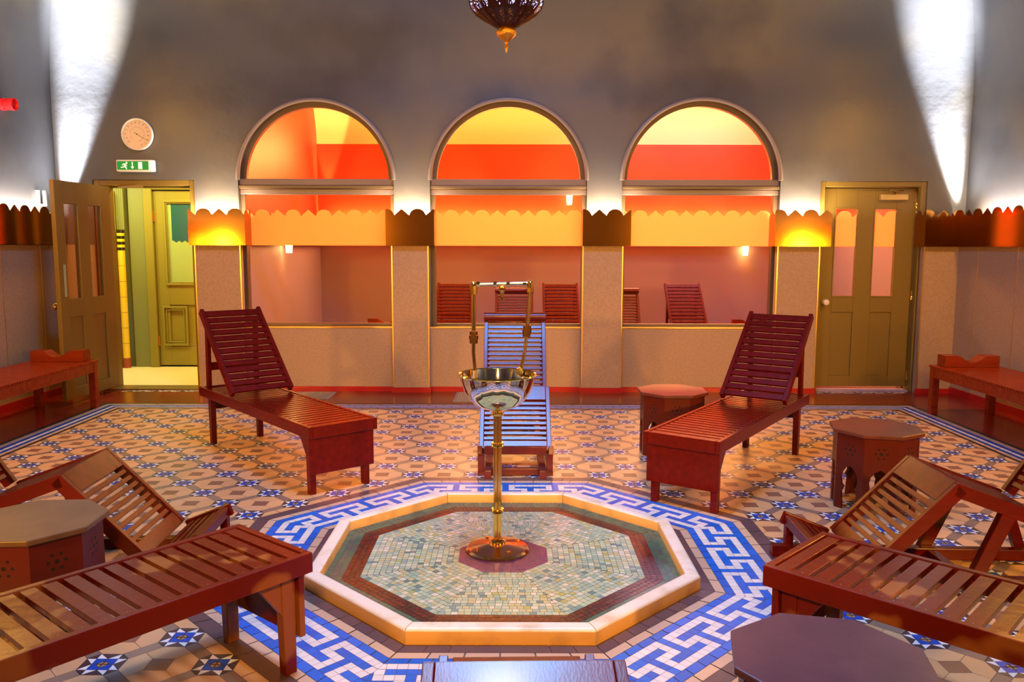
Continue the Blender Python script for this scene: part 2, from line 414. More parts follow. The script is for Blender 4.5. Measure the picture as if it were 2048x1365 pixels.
m.lathe([(0, 1.29), (.016, 1.29), (.016, 1.318), (.009, 1.325), (0, 1.326)], BRASS, c=(Rx+.048, 0, 0), n=14)
m.build('riser_pipe', df, smooth=True)
m = MB(); m.tube([(Lx, 0, 1.305), (Rx+.048, 0, 1.314)], .0080, mat('bar_metal', (.45, .38, .34), .22, 1))
for x in (Lx+.022, -.012, .050, Rx+.02): m.lathe([(0, -.008), (.014, -.008), (.014, .008), (0, .008)], BRASS, c=(x, 0, 1.306+.00003*x), n=8, axis='x')
m.build('crossbar_pipe', df, smooth=True)
m = MB(); m.lathe([(0, 1.300), (.014, 1.300), (.017, 1.285), (.012, 1.272), (.0095, 1.268), (.0095, 1.232), (.0075, 1.232), (.0075, 1.24), (0, 1.24)], BRASS, c=(.022, 0, 0), n=20); m.build('spout', df, smooth=True)
m = MB(); m.lathe([(0, -.012), (.018, -.012), (.021, 0), (.018, .012), (0, .012)], BRASS, c=(Rx+.0, .115, .872), n=8, axis='y'); m.lathe([(0, -.01), (.010, -.01), (.013, 0), (0, .012)], BRASS, c=(Rx+.035, .10, .865), n=8, axis='y'); m.build('tap', df, smooth=True)

SCREW = mat('screw_head', (.30, .17, .10), .45, .8)
# ------------------------------------------------------------------ LOUNGERS
# straight lounger with adjustable back (local +x runs from the foot end to the head end)
W1, H1, HB = .465, .430, .072
def make_straight(L=1.86, p=1.23, al=.77, bl=.80, wood=WOOD):
    r = empty('slatted_lounger')
    h = W1/2
    for sg in (1, -1):
        MB().box(0, L, min(sg*h, sg*(h-.026)), max(sg*h, sg*(h-.026)), H1-HB, H1, wood).build('side_rail', r, bevel=.003)
    m = MB(); m.box(0, .026, -h+.027, h-.027, H1-HB, H1, wood); m.build('end_rail', r, bevel=.003)
    m = MB(); m.box(L-.026, L, -h+.027, h-.027, H1-HB, H1-.004, wood); m.build('end_rail', r, bevel=.003)
    for u in (.055, L-.155):
        for sg in (1, -1):
            m = MB(); y0 = sg*(h-.028); y1 = sg*(h-.070)
            ya, yb = min(y0, y1), max(y0, y1); a, b = u, u+.058
            top = [(a, ya, H1-.01), (b, ya, H1-.01), (b, yb, H1-.01), (a, yb, H1-.01)]
            bot = [(a+.002, ya+.002, 0), (b-.010, ya+.002, 0), (b-.010, yb-.002, 0), (a+.002, yb-.002, 0)]
            n = len(m.v); m.v += top+bot; i = m.m(wood)
            for f in ([0, 1, 2, 3], [7, 6, 5, 4], [0, 4, 5, 1], [1, 5, 6, 2], [2, 6, 7, 3], [3, 7, 4, 0]): m.f.append(f); m.mi.append(i)
            m.build('leg', r, bevel=.003)
            if u < .1:
                yc = sg*(h-.045)
                MB().prism([(u+.056, yc-.011, H1-HB-.002), (u+.150, yc-.011, H1-HB-.002), (u+.052, yc-.011, H1-HB-.135)], wood, (0, .022, 0)).build('gusset', r)
    m = MB(); m.box(.030, .052, -h+.012, h-.012, .130, H1-HB-.001, wood); m.build('apron', r, bevel=.002)
    m = MB(); m.box(L-.105, L-.085, -h+.072, h-.072, .26, H1-HB, wood); m.build('apron', r, bevel=.002)
    m = MB(); n = int((L-.07)/.064)
    for i in range(n):
        x = .033+i*.064
        m.box(x, x+.046, -h+.027, h-.027, H1-.022, H1-.004, wood)
    m.box(.03, L-.03, -h+.027, -h+.045, H1-.045, H1-.0225, wood); m.box(.03, L-.03, h-.045, h-.027, H1-.045, H1-.0225, wood)
    for i in range(n):
        for sg in (1, -1):
            m.lathe([(0, H1-.0035), (.0028, H1-.0035), (.0028, H1-.005)], SCREW, c=(.033+i*.064+.023, sg*(h-.040), 0), n=8)
    m.build('seat_slats', r, bevel=.0025)
    # backrest
    b = empty('backrest'); b.parent = r
    ca, sa = cos(al), sin(al); nx, nz = -sa, ca      # normal (towards the sitter)
    zb = H1+.004
    def pt(d, y, o): return (p+d*ca+nx*o, y, zb+d*sa+nz*o)
    me = MB()
    for sg in (1, -1):
        y0 = sg*h; y1 = sg*(h-.028); ya, yb = min(y0, y1), max(y0, y1)
        MB().prism([pt(0, ya, 0), pt(bl, ya, 0), pt(bl, ya, .052), pt(-.0, ya, .052)], wood, (0, yb-ya, 0)).build('back_rail', b, bevel=.003)
    m = MB(); n = 13; pitch = (bl-.02)/n
    for i in range(n):
        d = .008+i*pitch
        w_ = .044 if i < n-1 else .052
        m.prism([pt(d, -h+.028, .030), pt(d+w_, -h+.028, .030), pt(d+w_, -h+.028, .047), pt(d, -h+.028, .047)], wood, (0, W1-.056, 0))
    m.build('back_slats', b, bevel=.0025)
    # props
    ux = min(L-.10, p+bl*ca-.06); zt = zb+(ux-p)*math.tan(al)-.004
    for sg in (1, -1):
        y0 = sg*(h-.034); y1 = sg*(h-.060); ya, yb = min(y0, y1), max(y0, y1)
        MB().prism([(ux, ya, H1-.004), (ux+.052, ya, H1-.004), (ux+.040, ya, zt+.02), (ux-.012, ya, zt-.01)], wood, (0, yb-ya, 0)).build('back_prop', r, bevel=.002)
    m = MB(); m.box(ux+.008, ux+.03, -h+.061, h-.061, H1+.13, H1+.19, wood); m.build('prop_crossbar', r)
    return r

# contoured lounger with foot rest, raised knee and reclined back
W2 = .495
def make_contour(pillow=False, uh=1.43, zh=.942, wd=None):
    WOODX = wd or WOODC
    r = empty('contoured_lounger'); h = W2/2
    N_ = [(0, .205), (.222, .118), (.584, .498), (1.036, .330), (uh, zh)]
    def seg(m, a, b, y0, y1, o0, o1):
        a = Vector((a[0], 0, a[1])); b = Vector((b[0], 0, b[1])); d = (b-a).normalized(); n = Vector((-d.z, 0, d.x))
        ya, yb = min(y0, y1), max(y0, y1)
        q = [a+n*o0, b+n*o0, b+n*o1, a+n*o1]
        return m.prism([(v.x, ya, v.z) for v in q], WOODX, (0, yb-ya, 0))
    def between(a, b, d0, d1):
        va = Vector(a); vb = Vector(b); d = (vb-va).normalized(); return tuple(va+d*d0), tuple(va+d*d1)
    def length(a, b): return (Vector(b)-Vector(a)).length
    names = ['foot_rest', 'leg_section', 'thigh_section', 'backrest']
    for i in range(4):
        e_ = empty(names[i]); e_.parent = r; a, b = N_[i], N_[i+1]; Ln = length(a, b)
        for sg in (1, -1):
            ext0 = 0 if i else 0; a2, b2 = between(a, b, -.0 if i == 0 else .004, Ln-(.004 if i < 3 else 0))
            seg(MB(), a2, b2, sg*h, sg*(h-.030), -.060, 0).build('side_rail', e_, bevel=.003)
        m = MB(); lo, hi = (.045, .03) if i == 0 else ((.075, .115) if i == 1 else ((.085, .02) if i == 2 else (.03, .065)))
        pitch = .0405; d = lo+.012
        while d+.024 < Ln-hi:
            a2, b2 = between(a, b, d, d+.024); seg(m, a2, b2, -h+.030, h-.030, -.026, -.008); d += pitch
        m.build('slats', e_, bevel=.002)
        if i == 1:
            a2, b2 = between(a, b, 0.0, lo); seg(MB(), a2, b2, -h+.031, h-.031, -.028, -.004).build('valley_board', e_, bevel=.002)
            a2, b2 = between(a, b, Ln-hi, Ln-.002); seg(MB(), a2, b2, -h+.031, h-.031, -.028, -.001).build('knee_board', e_, bevel=.002)
        if i == 2:
            a2, b2 = between(a, b, .002, lo); seg(MB(), a2, b2, -h+.031, h-.031, -.028, -.001).build('knee_board', e_, bevel=.002)
        if i == 3:
            a2, b2 = between(a, b, Ln-hi, Ln); seg(MB(), a2, b2, -h+.031, h-.031, -.028, -.004).build('top_board', e_, bevel=.002)
            if pillow:
                m = MB(); va = Vector(a); vb = Vector(b); d = (vb-va).normalized(); nn = Vector((-d.y, d.x)); c = vb-d*.022+nn*.010
                prof_ = [(.036*cos(t), .036*sin(t)) for t in [k*2*pi/20 for k in range(20)]]
                m.prism([(c.x+x*1.1, -h-.003, c.y+z) for x, z in prof_], WOODX, (0, W2+.006, 0)); m.build('head_roll', e_, smooth=True)
    # foot frame: posts, base rails, front bar
    for sg in (1, -1):
        ya, yb = sorted((sg*(h-.001), sg*(h-.044)))
        MB().box(.002, .040, ya, yb, .032, .150, WOODX).build('foot_post', r, bevel=.003)
        yc, yd = sorted((sg*(h-.047), sg*(h-.090)))
        MB().box(-.075, 1.42, *sorted((sg*(h-.046), sg*(h-.092))), .0, .055, WOODX).build('base_rail', r, bevel=.003)
        # strut from thigh section down to base
        MB().prism([(.78, ya+.002, .370), (.84, ya+.002, .350), (.70, ya+.002, .03), (.64, ya+.002, .03)], WOODX, (0, yb-ya-.004, 0)).build('strut', r, bevel=.003)
        MB().prism([(1.02, ya+.002, .28), (1.07, ya+.002, .29), (1.16, ya+.002, .03), (1.11, ya+.002, .03)], WOODX, (0, yb-ya-.004, 0)).build('strut', r, bevel=.003)
        bx = uh-.10; bz = .330+(zh-.330)*(bx-1.036)/(uh-1.036)-.05
        MB().prism([(bx-.02, ya+.002, bz-.02), (bx+.03, ya+.002, bz+.03), (1.40, ya+.002, .03), (1.35, ya+.002, .03)], WOODX, (0, yb-ya-.004, 0)).build('back_prop', r, bevel=.003)
    MB().box(-.004, .030, -h+.044, h-.044, .145, .196, WOODX).build('tip_board', r, bevel=.003)
    for x, nm in ((.0, 'front_bar'), (.66, 'crossbar'), (1.36, 'crossbar')):
        if x == 0: MB().box(-.022, .012, -h+.001, h-.001, .0, .052, WOODX).build(nm, r, bevel=.004) if False else MB().box(.0, .034, -h+.093, h-.093, .004, .050, WOODX).build(nm, r, bevel=.004)
        else: MB().box(x, x+.045, -h+.093, h-.093, .006, .050, WOODX).build(nm, r, bevel=.003)
    MB().box(.002, .038, -h+.0, -h+.046, .0, .0315, WOODX).build('foot_block', r); MB().box(.002, .038, h-.046, h, .0, .0315, WOODX).build('foot_block', r)
    return r

GS = 'slatted wooden loungers round the fountain'; GC = 'contoured slatted loungers round the fountain'
pS = make_straight(); place(pS, -1.006, 4.851, 2.269)
tag(pS, 'slatted wooden lounger with raised back in front of the left arched window', 'lounger', GS)
o = make_straight(L=1.80, p=1.246, al=.756); place(o, .972, 4.51, .963); tag(o, 'slatted wooden lounger with raised back between the two right-hand octagonal stools', 'lounger', GS)
o = make_straight(wood=WORN); place(o, -.859, 2.894, 4.022); tag(o, 'worn slatted lounger running out of the lower left corner of the photo', 'lounger', GS)
o = make_straight(wood=WORN); place(o, 1.033, 2.808, -.779); tag(o, 'slatted lounger in the right foreground behind the purple-lit stool', 'lounger', GS)
pC = make_contour(True); place(pC, .039, 5.194, 1.573); tag(pC, 'contoured lounger with head roll, blue-lit, directly behind the brass fountain', 'lounger', GC)
pC2 = make_contour(False, wd=WOOD); place(pC2, -1.401, 3.749, 3.191); tag(pC2, 'contoured lounger left of the fountain, behind the dark octagonal stool', 'lounger', GC)
o = copy_tree(pC2); place(o, 1.353, 3.647, -.04); tag(o, 'contoured lounger right of the fountain, foot rest pointing at the basin', 'lounger', GC)
o = make_contour(False, 1.56, .74); place(o, .036, 2.46, -1.544); tag(o, 'blue-lit contoured lounger cut off at the bottom edge below the fountain basin', 'lounger', GC)

# ------------------------------------------------------------------ OCTAGONAL STOOLS
def make_stool(R_=.261, Hs=.465):
    r = empty('octagonal_stool'); Rb = R_*.90; n = 8
    def v(R, k, z): return (R*cos(k*pi/4), R*sin(k*pi/4), z)
    m = MB(); m.prism([v(R_, k, Hs-.022) for k in range(8)], STOOLT, (0, 0, .022)); m.build('stool_top', r, bevel=.004)
    ap = Rb*cos(pi/8); sw = Rb*sin(pi/8)
    # outline of the opening in one side panel: keyhole arch
    for k in range(8):
        th = k*pi/4+pi/8
        m = MB(); Ht = Hs-.0225
        op = [(.042, 0), (.046, .06), (.050, .10), (.040, .125), (.034, .135), (.050, .150), (.056, .185), (.050, .215), (.030, .245), (0, .262)]
        def P3(y, z, dd): x = ap-dd; return (x*cos(th)-y*sin(th), x*sin(th)+y*cos(th), z)
        tk = .013
        for sg in (1, -1):
            for i in range(len(op)-1):
                (y0, z0), (y1, z1) = op[i], op[i+1]
                q = [(sg*y0, z0), (sg*sw, z0), (sg*sw, z1), (sg*y1, z1)]
                for dd in (0, tk): m.poly([P3(y, z, dd) for y, z in q], STOOLW)
                m.poly([P3(sg*y0, z0, 0), P3(sg*y0, z0, tk), P3(sg*y1, z1, tk), P3(sg*y1, z1, 0)], STOOLW)
            q = [(sg*.042, 0), (sg*sw, 0)]; m.poly([P3(*q[0], 0), P3(*q[1], 0), P3(*q[1], tk), P3(*q[0], tk)], STOOLW)
        for dd in (0, tk): m.poly([P3(-sw, .262, dd), P3(sw, .262, dd), P3(sw, Ht, dd), P3(-sw, Ht, dd)], STOOLW)
        m.build('side_panel', r)
        m = MB(); zc = .355
        hs = [(0, 0, .0085)]+[(.030*cos(t*pi/3), .030*sin(t*pi/3), .0062) for t in range(6)]
        for hy, hz, hr in hs:
            m.poly([P3(hy+hr*cos(t*pi/5), zc+hz+hr*sin(t*pi/5), -.0006) for t in range(10)], DARKHOLE)
        m.build('pierced_holes', r)
    return r
GT = 'octagonal side tables'
st = make_stool(); place(st, 1.180, 5.827, 2.731); tag(st, 'octagonal carved wooden stool beside the back right lounger, nearest the windows', 'stool', GT)
for x, y, a, lb in ((2.125, 4.62, 2.494, 'octagonal carved stool with arched legs between right rear lounger and contoured lounger'),
                    (-1.801, 2.986, 3.602, 'octagonal stool with dark dusty top at the left edge behind the worn lounger'),
                    (.830, 1.953, 2.535, 'octagonal stool with purple-lit top in the lower right foreground')):
    o = copy_tree(st); place(o, x, y, a); tag(o, lb, 'stool', GT)
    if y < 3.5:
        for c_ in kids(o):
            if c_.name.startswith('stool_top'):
                c_.data = c_.data.copy(); c_.data.materials[0] = mat('stool_top_blue_lit', (.075, .030, .060), .36, spec=.5, noise=[((.055, .022, .050), 9, 5, .4, .65)], bump=.05, bscale=30) if y < 2.5 else mat('stool_top_dusty', (.115, .060, .032), .42, spec=.4, noise=[((.09, .045, .025), 9, 5, .4, .65)], bump=.05, bscale=30)  # foreground top: blue overhead light painted into the wood colour

# ------------------------------------------------------------------ WALL BENCHES (slatted, with carved head rest)
def make_bench(L=3.2, Wb=.58, Hb=.445, hr_end=.18):
    """local: x across (0 = room side .. Wb = wall side), y runs from far end (0) toward -y"""
    r = empty('slatted_bench')
    for x0 in (0, Wb-.045):
        MB().box(x0+.004, x0+.041, -L, -.02, Hb-.11, Hb-.020, BENCHW).build('side_rail', r, bevel=.003)
    for y0 in (-.02, -L): MB().box(.042, Wb-.042, y0-.0, y0+.03 if y0 < -1 else y0+.0001-.03, Hb-.11, Hb-.020, BENCHW).build('end_rail', r)
    for x0 in (.0, Wb-.062):
        for y0 in (-.075, -L*.5, -L+.01):
            MB().box(x0-.002+.0, x0+.060, y0, y0+.062, 0, Hb-.021, BENCHW).build('leg', r, bevel=.004)
    MB().box(-.006, Wb+.006, -.095, .004, Hb-.019, Hb, BENCHW).build('end_board', r, bevel=.003)
    m = MB(); y = -.105; n = 0
    while y-.026 > -L and n < 100:
        m.box(-.008, Wb+.004, y-.023, y, Hb-.020, Hb-.002, BENCHW); y -= .036; n += 1
    m.build('slats', r, bevel=0)
    # carved saddle head rest
    m = MB(); x0, x1 = .055, Wb-.045; wd = x1-x0; pts = [(x0, Hb+.001)]; K = 28
    for i in range(K+1):
        t = i/K; x = x0+wd*t
        if t < .26 or t > .76: zz = .100
        else:
            q = (t-.26)/.50; zz = .100-.062*sin(pi*q)**1.25
        pts.append((x, Hb+zz))
    pts.append((x1, Hb+.001))
    y0 = -.10-.06; 
    n = len(m.v); k = len(pts)
    for i in range(1, k-2):
        m.prism([(pts[i][0], y0, Hb+.001), (pts[i+1][0], y0, Hb+.001), (pts[i+1][0], y0, pts[i+1][1]), (pts[i][0], y0, pts[i][1])], BENCHW, (0, .135, 0))
    hr = m.build('head_rest', r, fix=False)
    b = bmesh.new(); b.from_mesh(hr.data); bmesh.ops.remove_doubles(b, verts=b.verts, dist=1e-5)
    bad = [f for f in b.faces if abs(f.normal.x) > .99 and abs(f.calc_center_median().x-x0) > .002 and abs(f.calc_center_median().x-x1) > .002]
    bmesh.ops.delete(b, geom=list(set(bad)), context='FACES_ONLY'); bmesh.ops.recalc_face_normals(b, faces=b.faces); b.to_mesh(hr.data); b.free()
    return r
bn = make_bench(); bn.location = (3.785, 7.27, 0); tag(bn, 'long slatted wooden bench with carved head rest along the right wall', 'bench', 'slatted wall benches with saddle head rests')
bl_ = copy_tree(bn); bl_.location = (-3.835, 7.47, 0); bl_.scale = (-1, 1, 1)
tag(bl_, 'long slatted wooden bench with carved head rest along the left wall, before the open door', 'bench', 'slatted wall benches with saddle head rests')

# ------------------------------------------------------------------ ROOM SHELL
YB, YR = 8.33, 8.62         # front and rear faces of the back wall
XW, ZS = 4.60, 3.0
wins = [(-1.975, .787), (-.028, .793), (1.918, .800)]
ZSP = 2.165
def wall_back():
    m = MB(); NA = 40
    ops = [(-4.235, -3.205, 0, 2.16, None)] + [(c-r, c+r, .668, ZSP, r) for c, r in wins] + [(3.125, 4.205, 0, 2.16, None)]
    xs = [-XW]; 
    def q(x0, x1, za0, za1, zb0, zb1, y, mt):   # quad from lower (za) to upper (zb)
        m.poly([(x0, y, za0), (x1, y, za1), (x1, y, zb1), (x0, y, zb0)], mt)
    cur = -XW
    for (a, b, z0, zs, r) in ops:
        for y, mt in ((YB, SLATE), (YR, FARRED)):
            q(cur, a, 0, 0, ZS, ZS, y, mt)
            if z0 > 0: q(a, b, 0, 0, z0, z0, y, mt)
            if r is None: q(a, b, zs, zs, ZS, ZS, y, mt)
            else:
                c = (a+b)/2
                for i in range(NA):
                    t0 = pi-pi*i/NA; t1 = pi-pi*(i+1)/NA
                    q(c+r*cos(t0), c+r*cos(t1), zs+r*sin(t0), zs+r*sin(t1), ZS, ZS, y, mt)
        # reveals
        m.poly([(a, YB, z0), (a, YR, z0), (a, YR, zs), (a, YB, zs)], SLATE); m.poly([(b, YB, z0), (b, YR, z0), (b, YR, zs), (b, YB, zs)], SLATE)
        if r is None: m.poly([(a, YB, zs), (b, YB, zs), (b, YR, zs), (a, YR, zs)], SLATE)
        else:
            m.poly([(a, YB, z0), (b, YB, z0), (b, YR, z0), (a, YR, z0)], DADO); c = (a+b)/2
            for i in range(NA):
                t0 = pi-pi*i/NA; t1 = pi-pi*(i+1)/NA
                m.poly([(c+r*cos(t0), YB, zs+r*sin(t0)), (c+r*cos(t1), YB, zs+r*sin(t1)), (c+r*cos(t1), YR, zs+r*sin(t1)), (c+r*cos(t0), YR, zs+r*sin(t0))], MOULD)
        cur = b
    for y, mt in ((YB, SLATE), (YR, FARRED)): q(cur, XW, 0, 0, ZS, ZS, y, mt)
    return tag(m.build('wall_back', fix=False), kind='structure')
wall_back()
for nm, x in (('wall_left', -XW), ('wall_right', XW)):
    tk = -.12 if x < 0 else .12
    tag(MB().box(min(x, x+tk), max(x, x+tk), -.85, YR, 0, ZS, SLATE).build(nm), kind='structure')
tag(MB().box(-XW-.12, XW+.12, -.97, -.85, 0, ZS, SLATE).build('wall_front'), kind='structure')
# vaulted ceiling: coved on four sides, flat in the middle
m = MB(); RC = 2.6; K = 72; y0c, y1c = -.85, YB
prev = None
for i in range(K+1):
    t = pi/2*i/K; d = RC*(1-cos(t)); z = ZS+RC*sin(t)
    ring = [(-XW+d, y0c+d, z), (XW-d, y0c+d, z), (XW-d, y1c-d, z), (-XW+d, y1c-d, z)]
    if prev:
        for k in range(4): m.poly([prev[k], prev[(k+1) % 4], ring[(k+1) % 4], ring[k]], SLATE)
    prev = ring
m.poly(prev, SLATE)
ce = m.build('ceiling', fix=False)
b = bmesh.new(); b.from_mesh(ce.data); bmesh.ops.remove_doubles(b, verts=b.verts, dist=1e-4); b.to_mesh(ce.data); b.free()
for p_ in ce.data.polygons: p_.use_smooth = True
ce.data.set_sharp_from_angle(angle=.45); tag(ce, kind='structure')

# dado, piers, baseboards, sills
piers = [(-3.205, -2.735), (-1.214, -.835), (.720, 1.134), (2.688, 3.122), (4.167, 4.52)]
YP, YD = 8.26, 8.315
m = MB()
for a, b in piers: m.box(a, b, YP, YB-.001, 0, 1.505, DADO)
m.box(-XW+.042, -4.236, YD, YB-.001, 0, 1.505, DADO)
for (c, r), (a, b) in zip(wins, ((-2.735, -1.214), (-.835, .720), (1.134, 2.688))): m.box(a+.001, b-.001, YD, YB-.001, 0, .660, DADO)
tag(m.build('trim_1'), kind='structure')            # back dado with piers
for i, (x0, x1) in enumerate(((-XW+.001, -XW+.04), (XW-.08, XW-.001))):
    m = MB(); m.box(x0, x1, -.84, YB-.002, 0, 1.505, DADO)
    xx = x1 if i == 0 else x0; sg = 1 if i == 0 else -1
    for y in [7.9-.62*k for k in range(14)]: m.box(min(xx, xx+sg*.002), max(xx, xx+sg*.002), y, y+.006, .08, 1.50, GILT)
    tag(m.build('trim_%d' % (i+2)), kind='structure')
m = MB()
for a, b in piers:
    for x in (a, b-.012):
        if x > 4.4: continue
        m.box(x, x+.012, YP-.004, YP-.0005, .06, 1.503, GILT)
for (a, b) in ((-2.735, -1.214), (-.835, .720), (1.134, 2.688)): m.box(a+.002, b-.002, YD-.006, YR-.19, .661, .672, GILT)
tag(m.build('trim_4'), kind='structure')
m = MB()
for a, b in piers: m.box(a-.012, b+.012, YP-.014, YP-.001, 0, .052, RED); 
for a, b in ((-2.735, -1.214), (-.835, .720), (1.134, 2.688)): m.box(a, b, YD-.014, YD-.001, 0, .052, RED)
tag(m.build('baseboard_back'), kind='structure')
tag(MB().box(-XW+.041, -XW+.056, -.84, YB-.003, 0, .075, RED).build('baseboard_left'), kind='structure')
tag(MB().box(XW-.096, XW-.081, -.84, YP-.015, 0, .075, RED).build('baseboard_right'), kind='structure')

# ------------------------------------------------------------------ BRASS CROWN along walls
TW = .158; Z1, ZT, ZV = 1.503, 1.868, 1.800
def crest(s_, off=0):
    """height of the cut-out edge at arc length s_: teeth alternate pointed and round"""
    t = (s_/TW+off); k = math.floor(t); f = t-k
    if k % 2 == 0: return ZV+(ZT-ZV)*(1-abs(2*f-1))
    x = (2*f-1)*.5; return ZV+(ZT-ZV)*min(1, sqrt(max(0, .25-x*x))/.5*1.02)
def crown_run(m, pts, mt, tk=.006, off=0, z1=Z1, ledge=0):
    s_ = 0
    for (x0, y0), (x1, y1) in zip(pts, pts[1:]):
        L = hypot(x1-x0, y1-y0); nx, ny = (y1-y0)/L, -(x1-x0)/L; n = max(2, int(round(L/TW*14)))
        ts = [i/n for i in range(n+1)]
        F_ = [(x0+(x1-x0)*t, y0+(y1-y0)*t, crest(s_+L*t, off)) for t in ts]
        for i in range(n):
            (xa, ya, za), (xb, yb, zb) = F_[i], F_[i+1]
            for d in (0, tk): m.poly([(xa-nx*d, ya-ny*d, z1), (xb-nx*d, yb-ny*d, z1), (xb-nx*d, yb-ny*d, zb), (xa-nx*d, ya-ny*d, za)], mt)
            m.poly([(xa, ya, za), (xb, yb, zb), (xb-nx*tk, yb-ny*tk, zb), (xa-nx*tk, ya-ny*tk, za)], mt)
            m.poly([(xa, ya, z1), (xb, yb, z1), (xb-nx*tk, yb-ny*tk, z1), (xa-nx*tk, ya-ny*tk, z1)], mt)
        if ledge:
            m.prism([(x0, y0, z1), (x1, y1, z1), (x1-nx*ledge, y1-ny*ledge, z1), (x0-nx*ledge, y0-ny*ledge, z1)], mt, (0, 0, .004))
        s_ += L
YC = 8.20; YG = 8.44
cr = [([(-3.235, YC), (-2.665, YC), (-2.665, 8.40)], 'brass crown-cut cornice strip on the pier between open door and left window', .5),
      ([(-1.258, 8.40), (-1.258, YC), (-.770, YC), (-.770, 8.40)], 'dark brass crown-cut strip on the pier between left and middle window', .2),
      ([(.716, 8.40), (.716, YC), (1.200, YC), (1.200, 8.40)], 'brass crown-cut strip on the pier between middle and right window', .2),
      ([(2.640, 8.40), (2.640, YC), (3.205, YC)], 'glowing brass crown-cut strip on the pier beside the closed door', .0),
      ([(4.140, 8.42), (4.140, YC), (4.470, YC), (4.470, -.80)], 'dark brass crown-cut strip along the right wall', .0),
      ([(-4.500, -.80), (-4.500, 8.20)], 'dark brass crown-cut strip along the left wall', .3)]
for pts, lb, off in cr:
    m = MB(); crown_run(m, pts, CROWNM, off=off, ledge=0 if len(pts) > 2 else .0605)
    tag(m.build('crown_strip', fix=False), lb, 'decorative strip', 'brass crown strips on the walls')

# ------------------------------------------------------------------ WINDOWS
for i, (c, r) in enumerate(wins):
    w = empty('window_%d' % (i+1), (0, 0, 0)); tag(w, kind='structure')
    NA = 48; sl, sr = {0: (-2.735, -1.190), 1: (-.822, .768), 2: (1.118, 2.718)}[i]
    # rounded arch moulding on the wall face
    m = MB(); pts = [(c+(r+.000)*cos(pi-pi*k/NA), YB-.004, ZSP+(r+.0)*sin(pi-pi*k/NA)) for k in range(NA+1)]
    m.tube(pts, .022, MOULD, n=10); m.build('arch_moulding', w, smooth=True)
    # inner arch frame
    m = MB(); ro, ri = r, r-.062
    for k in range(NA):
        t0 = pi-pi*k/NA; t1 = pi-pi*(k+1)/NA
        m.prism([(c+ro*cos(t0), YG-.03, ZSP+ro*sin(t0)), (c+ro*cos(t1), YG-.03, ZSP+ro*sin(t1)), (c+ri*cos(t1), YG-.03, ZSP+ri*sin(t1)), (c+ri*cos(t0), YG-.03, ZSP+ri*sin(t0))], FRAME, (0, .06, 0))
    m.build('arch_frame', w)
    m = MB(); m.box(c-r, c+r, YG-.07, YG+.03, ZSP-.055, ZSP+.010, MOULD); m.box(c-r, c+r, YG-.10, YG+.03, ZSP-.090, ZSP-.056, FRAME); m.box(c-r, c+r, YG-.055, YG+.03, ZSP-.145, ZSP-.091, MOULD)
    m.build('transom', w, bevel=.006)
    zb_ = .672
    m = MB()
    for x0, x1 in ((c-r, c-r+.045), (c+r-.045, c+r)): m.box(x0, x1, YG-.04, YG+.03, zb_, ZSP-.146, FRAME)
    m.box(c-r+.046, c+r-.046, YG-.04, YG+.03, zb_, zb_+.028, FRAME)
    m.build('lower_frame', w, bevel=.004)
    m = MB(); m.box(c-r+.046, c+r-.046, YG-.004, YG+.002, zb_+.029, ZSP-.146, GLASS)
    m.build('glass_pane', w)
    m = MB(); m.poly([(c+(r-.061)*cos(pi*k/NA), YG, ZSP+.011+(r-.063)*sin(pi*k/NA)) for k in range(NA+1)], GLASS); m.build('glass_pane', w)
    m = MB(); crown_run(m, [(c-r+.047, YG-.010), (c+r-.047, YG-.010)], FILM, tk=.0015, off=.5); m.build('amber_film', w, fix=False)

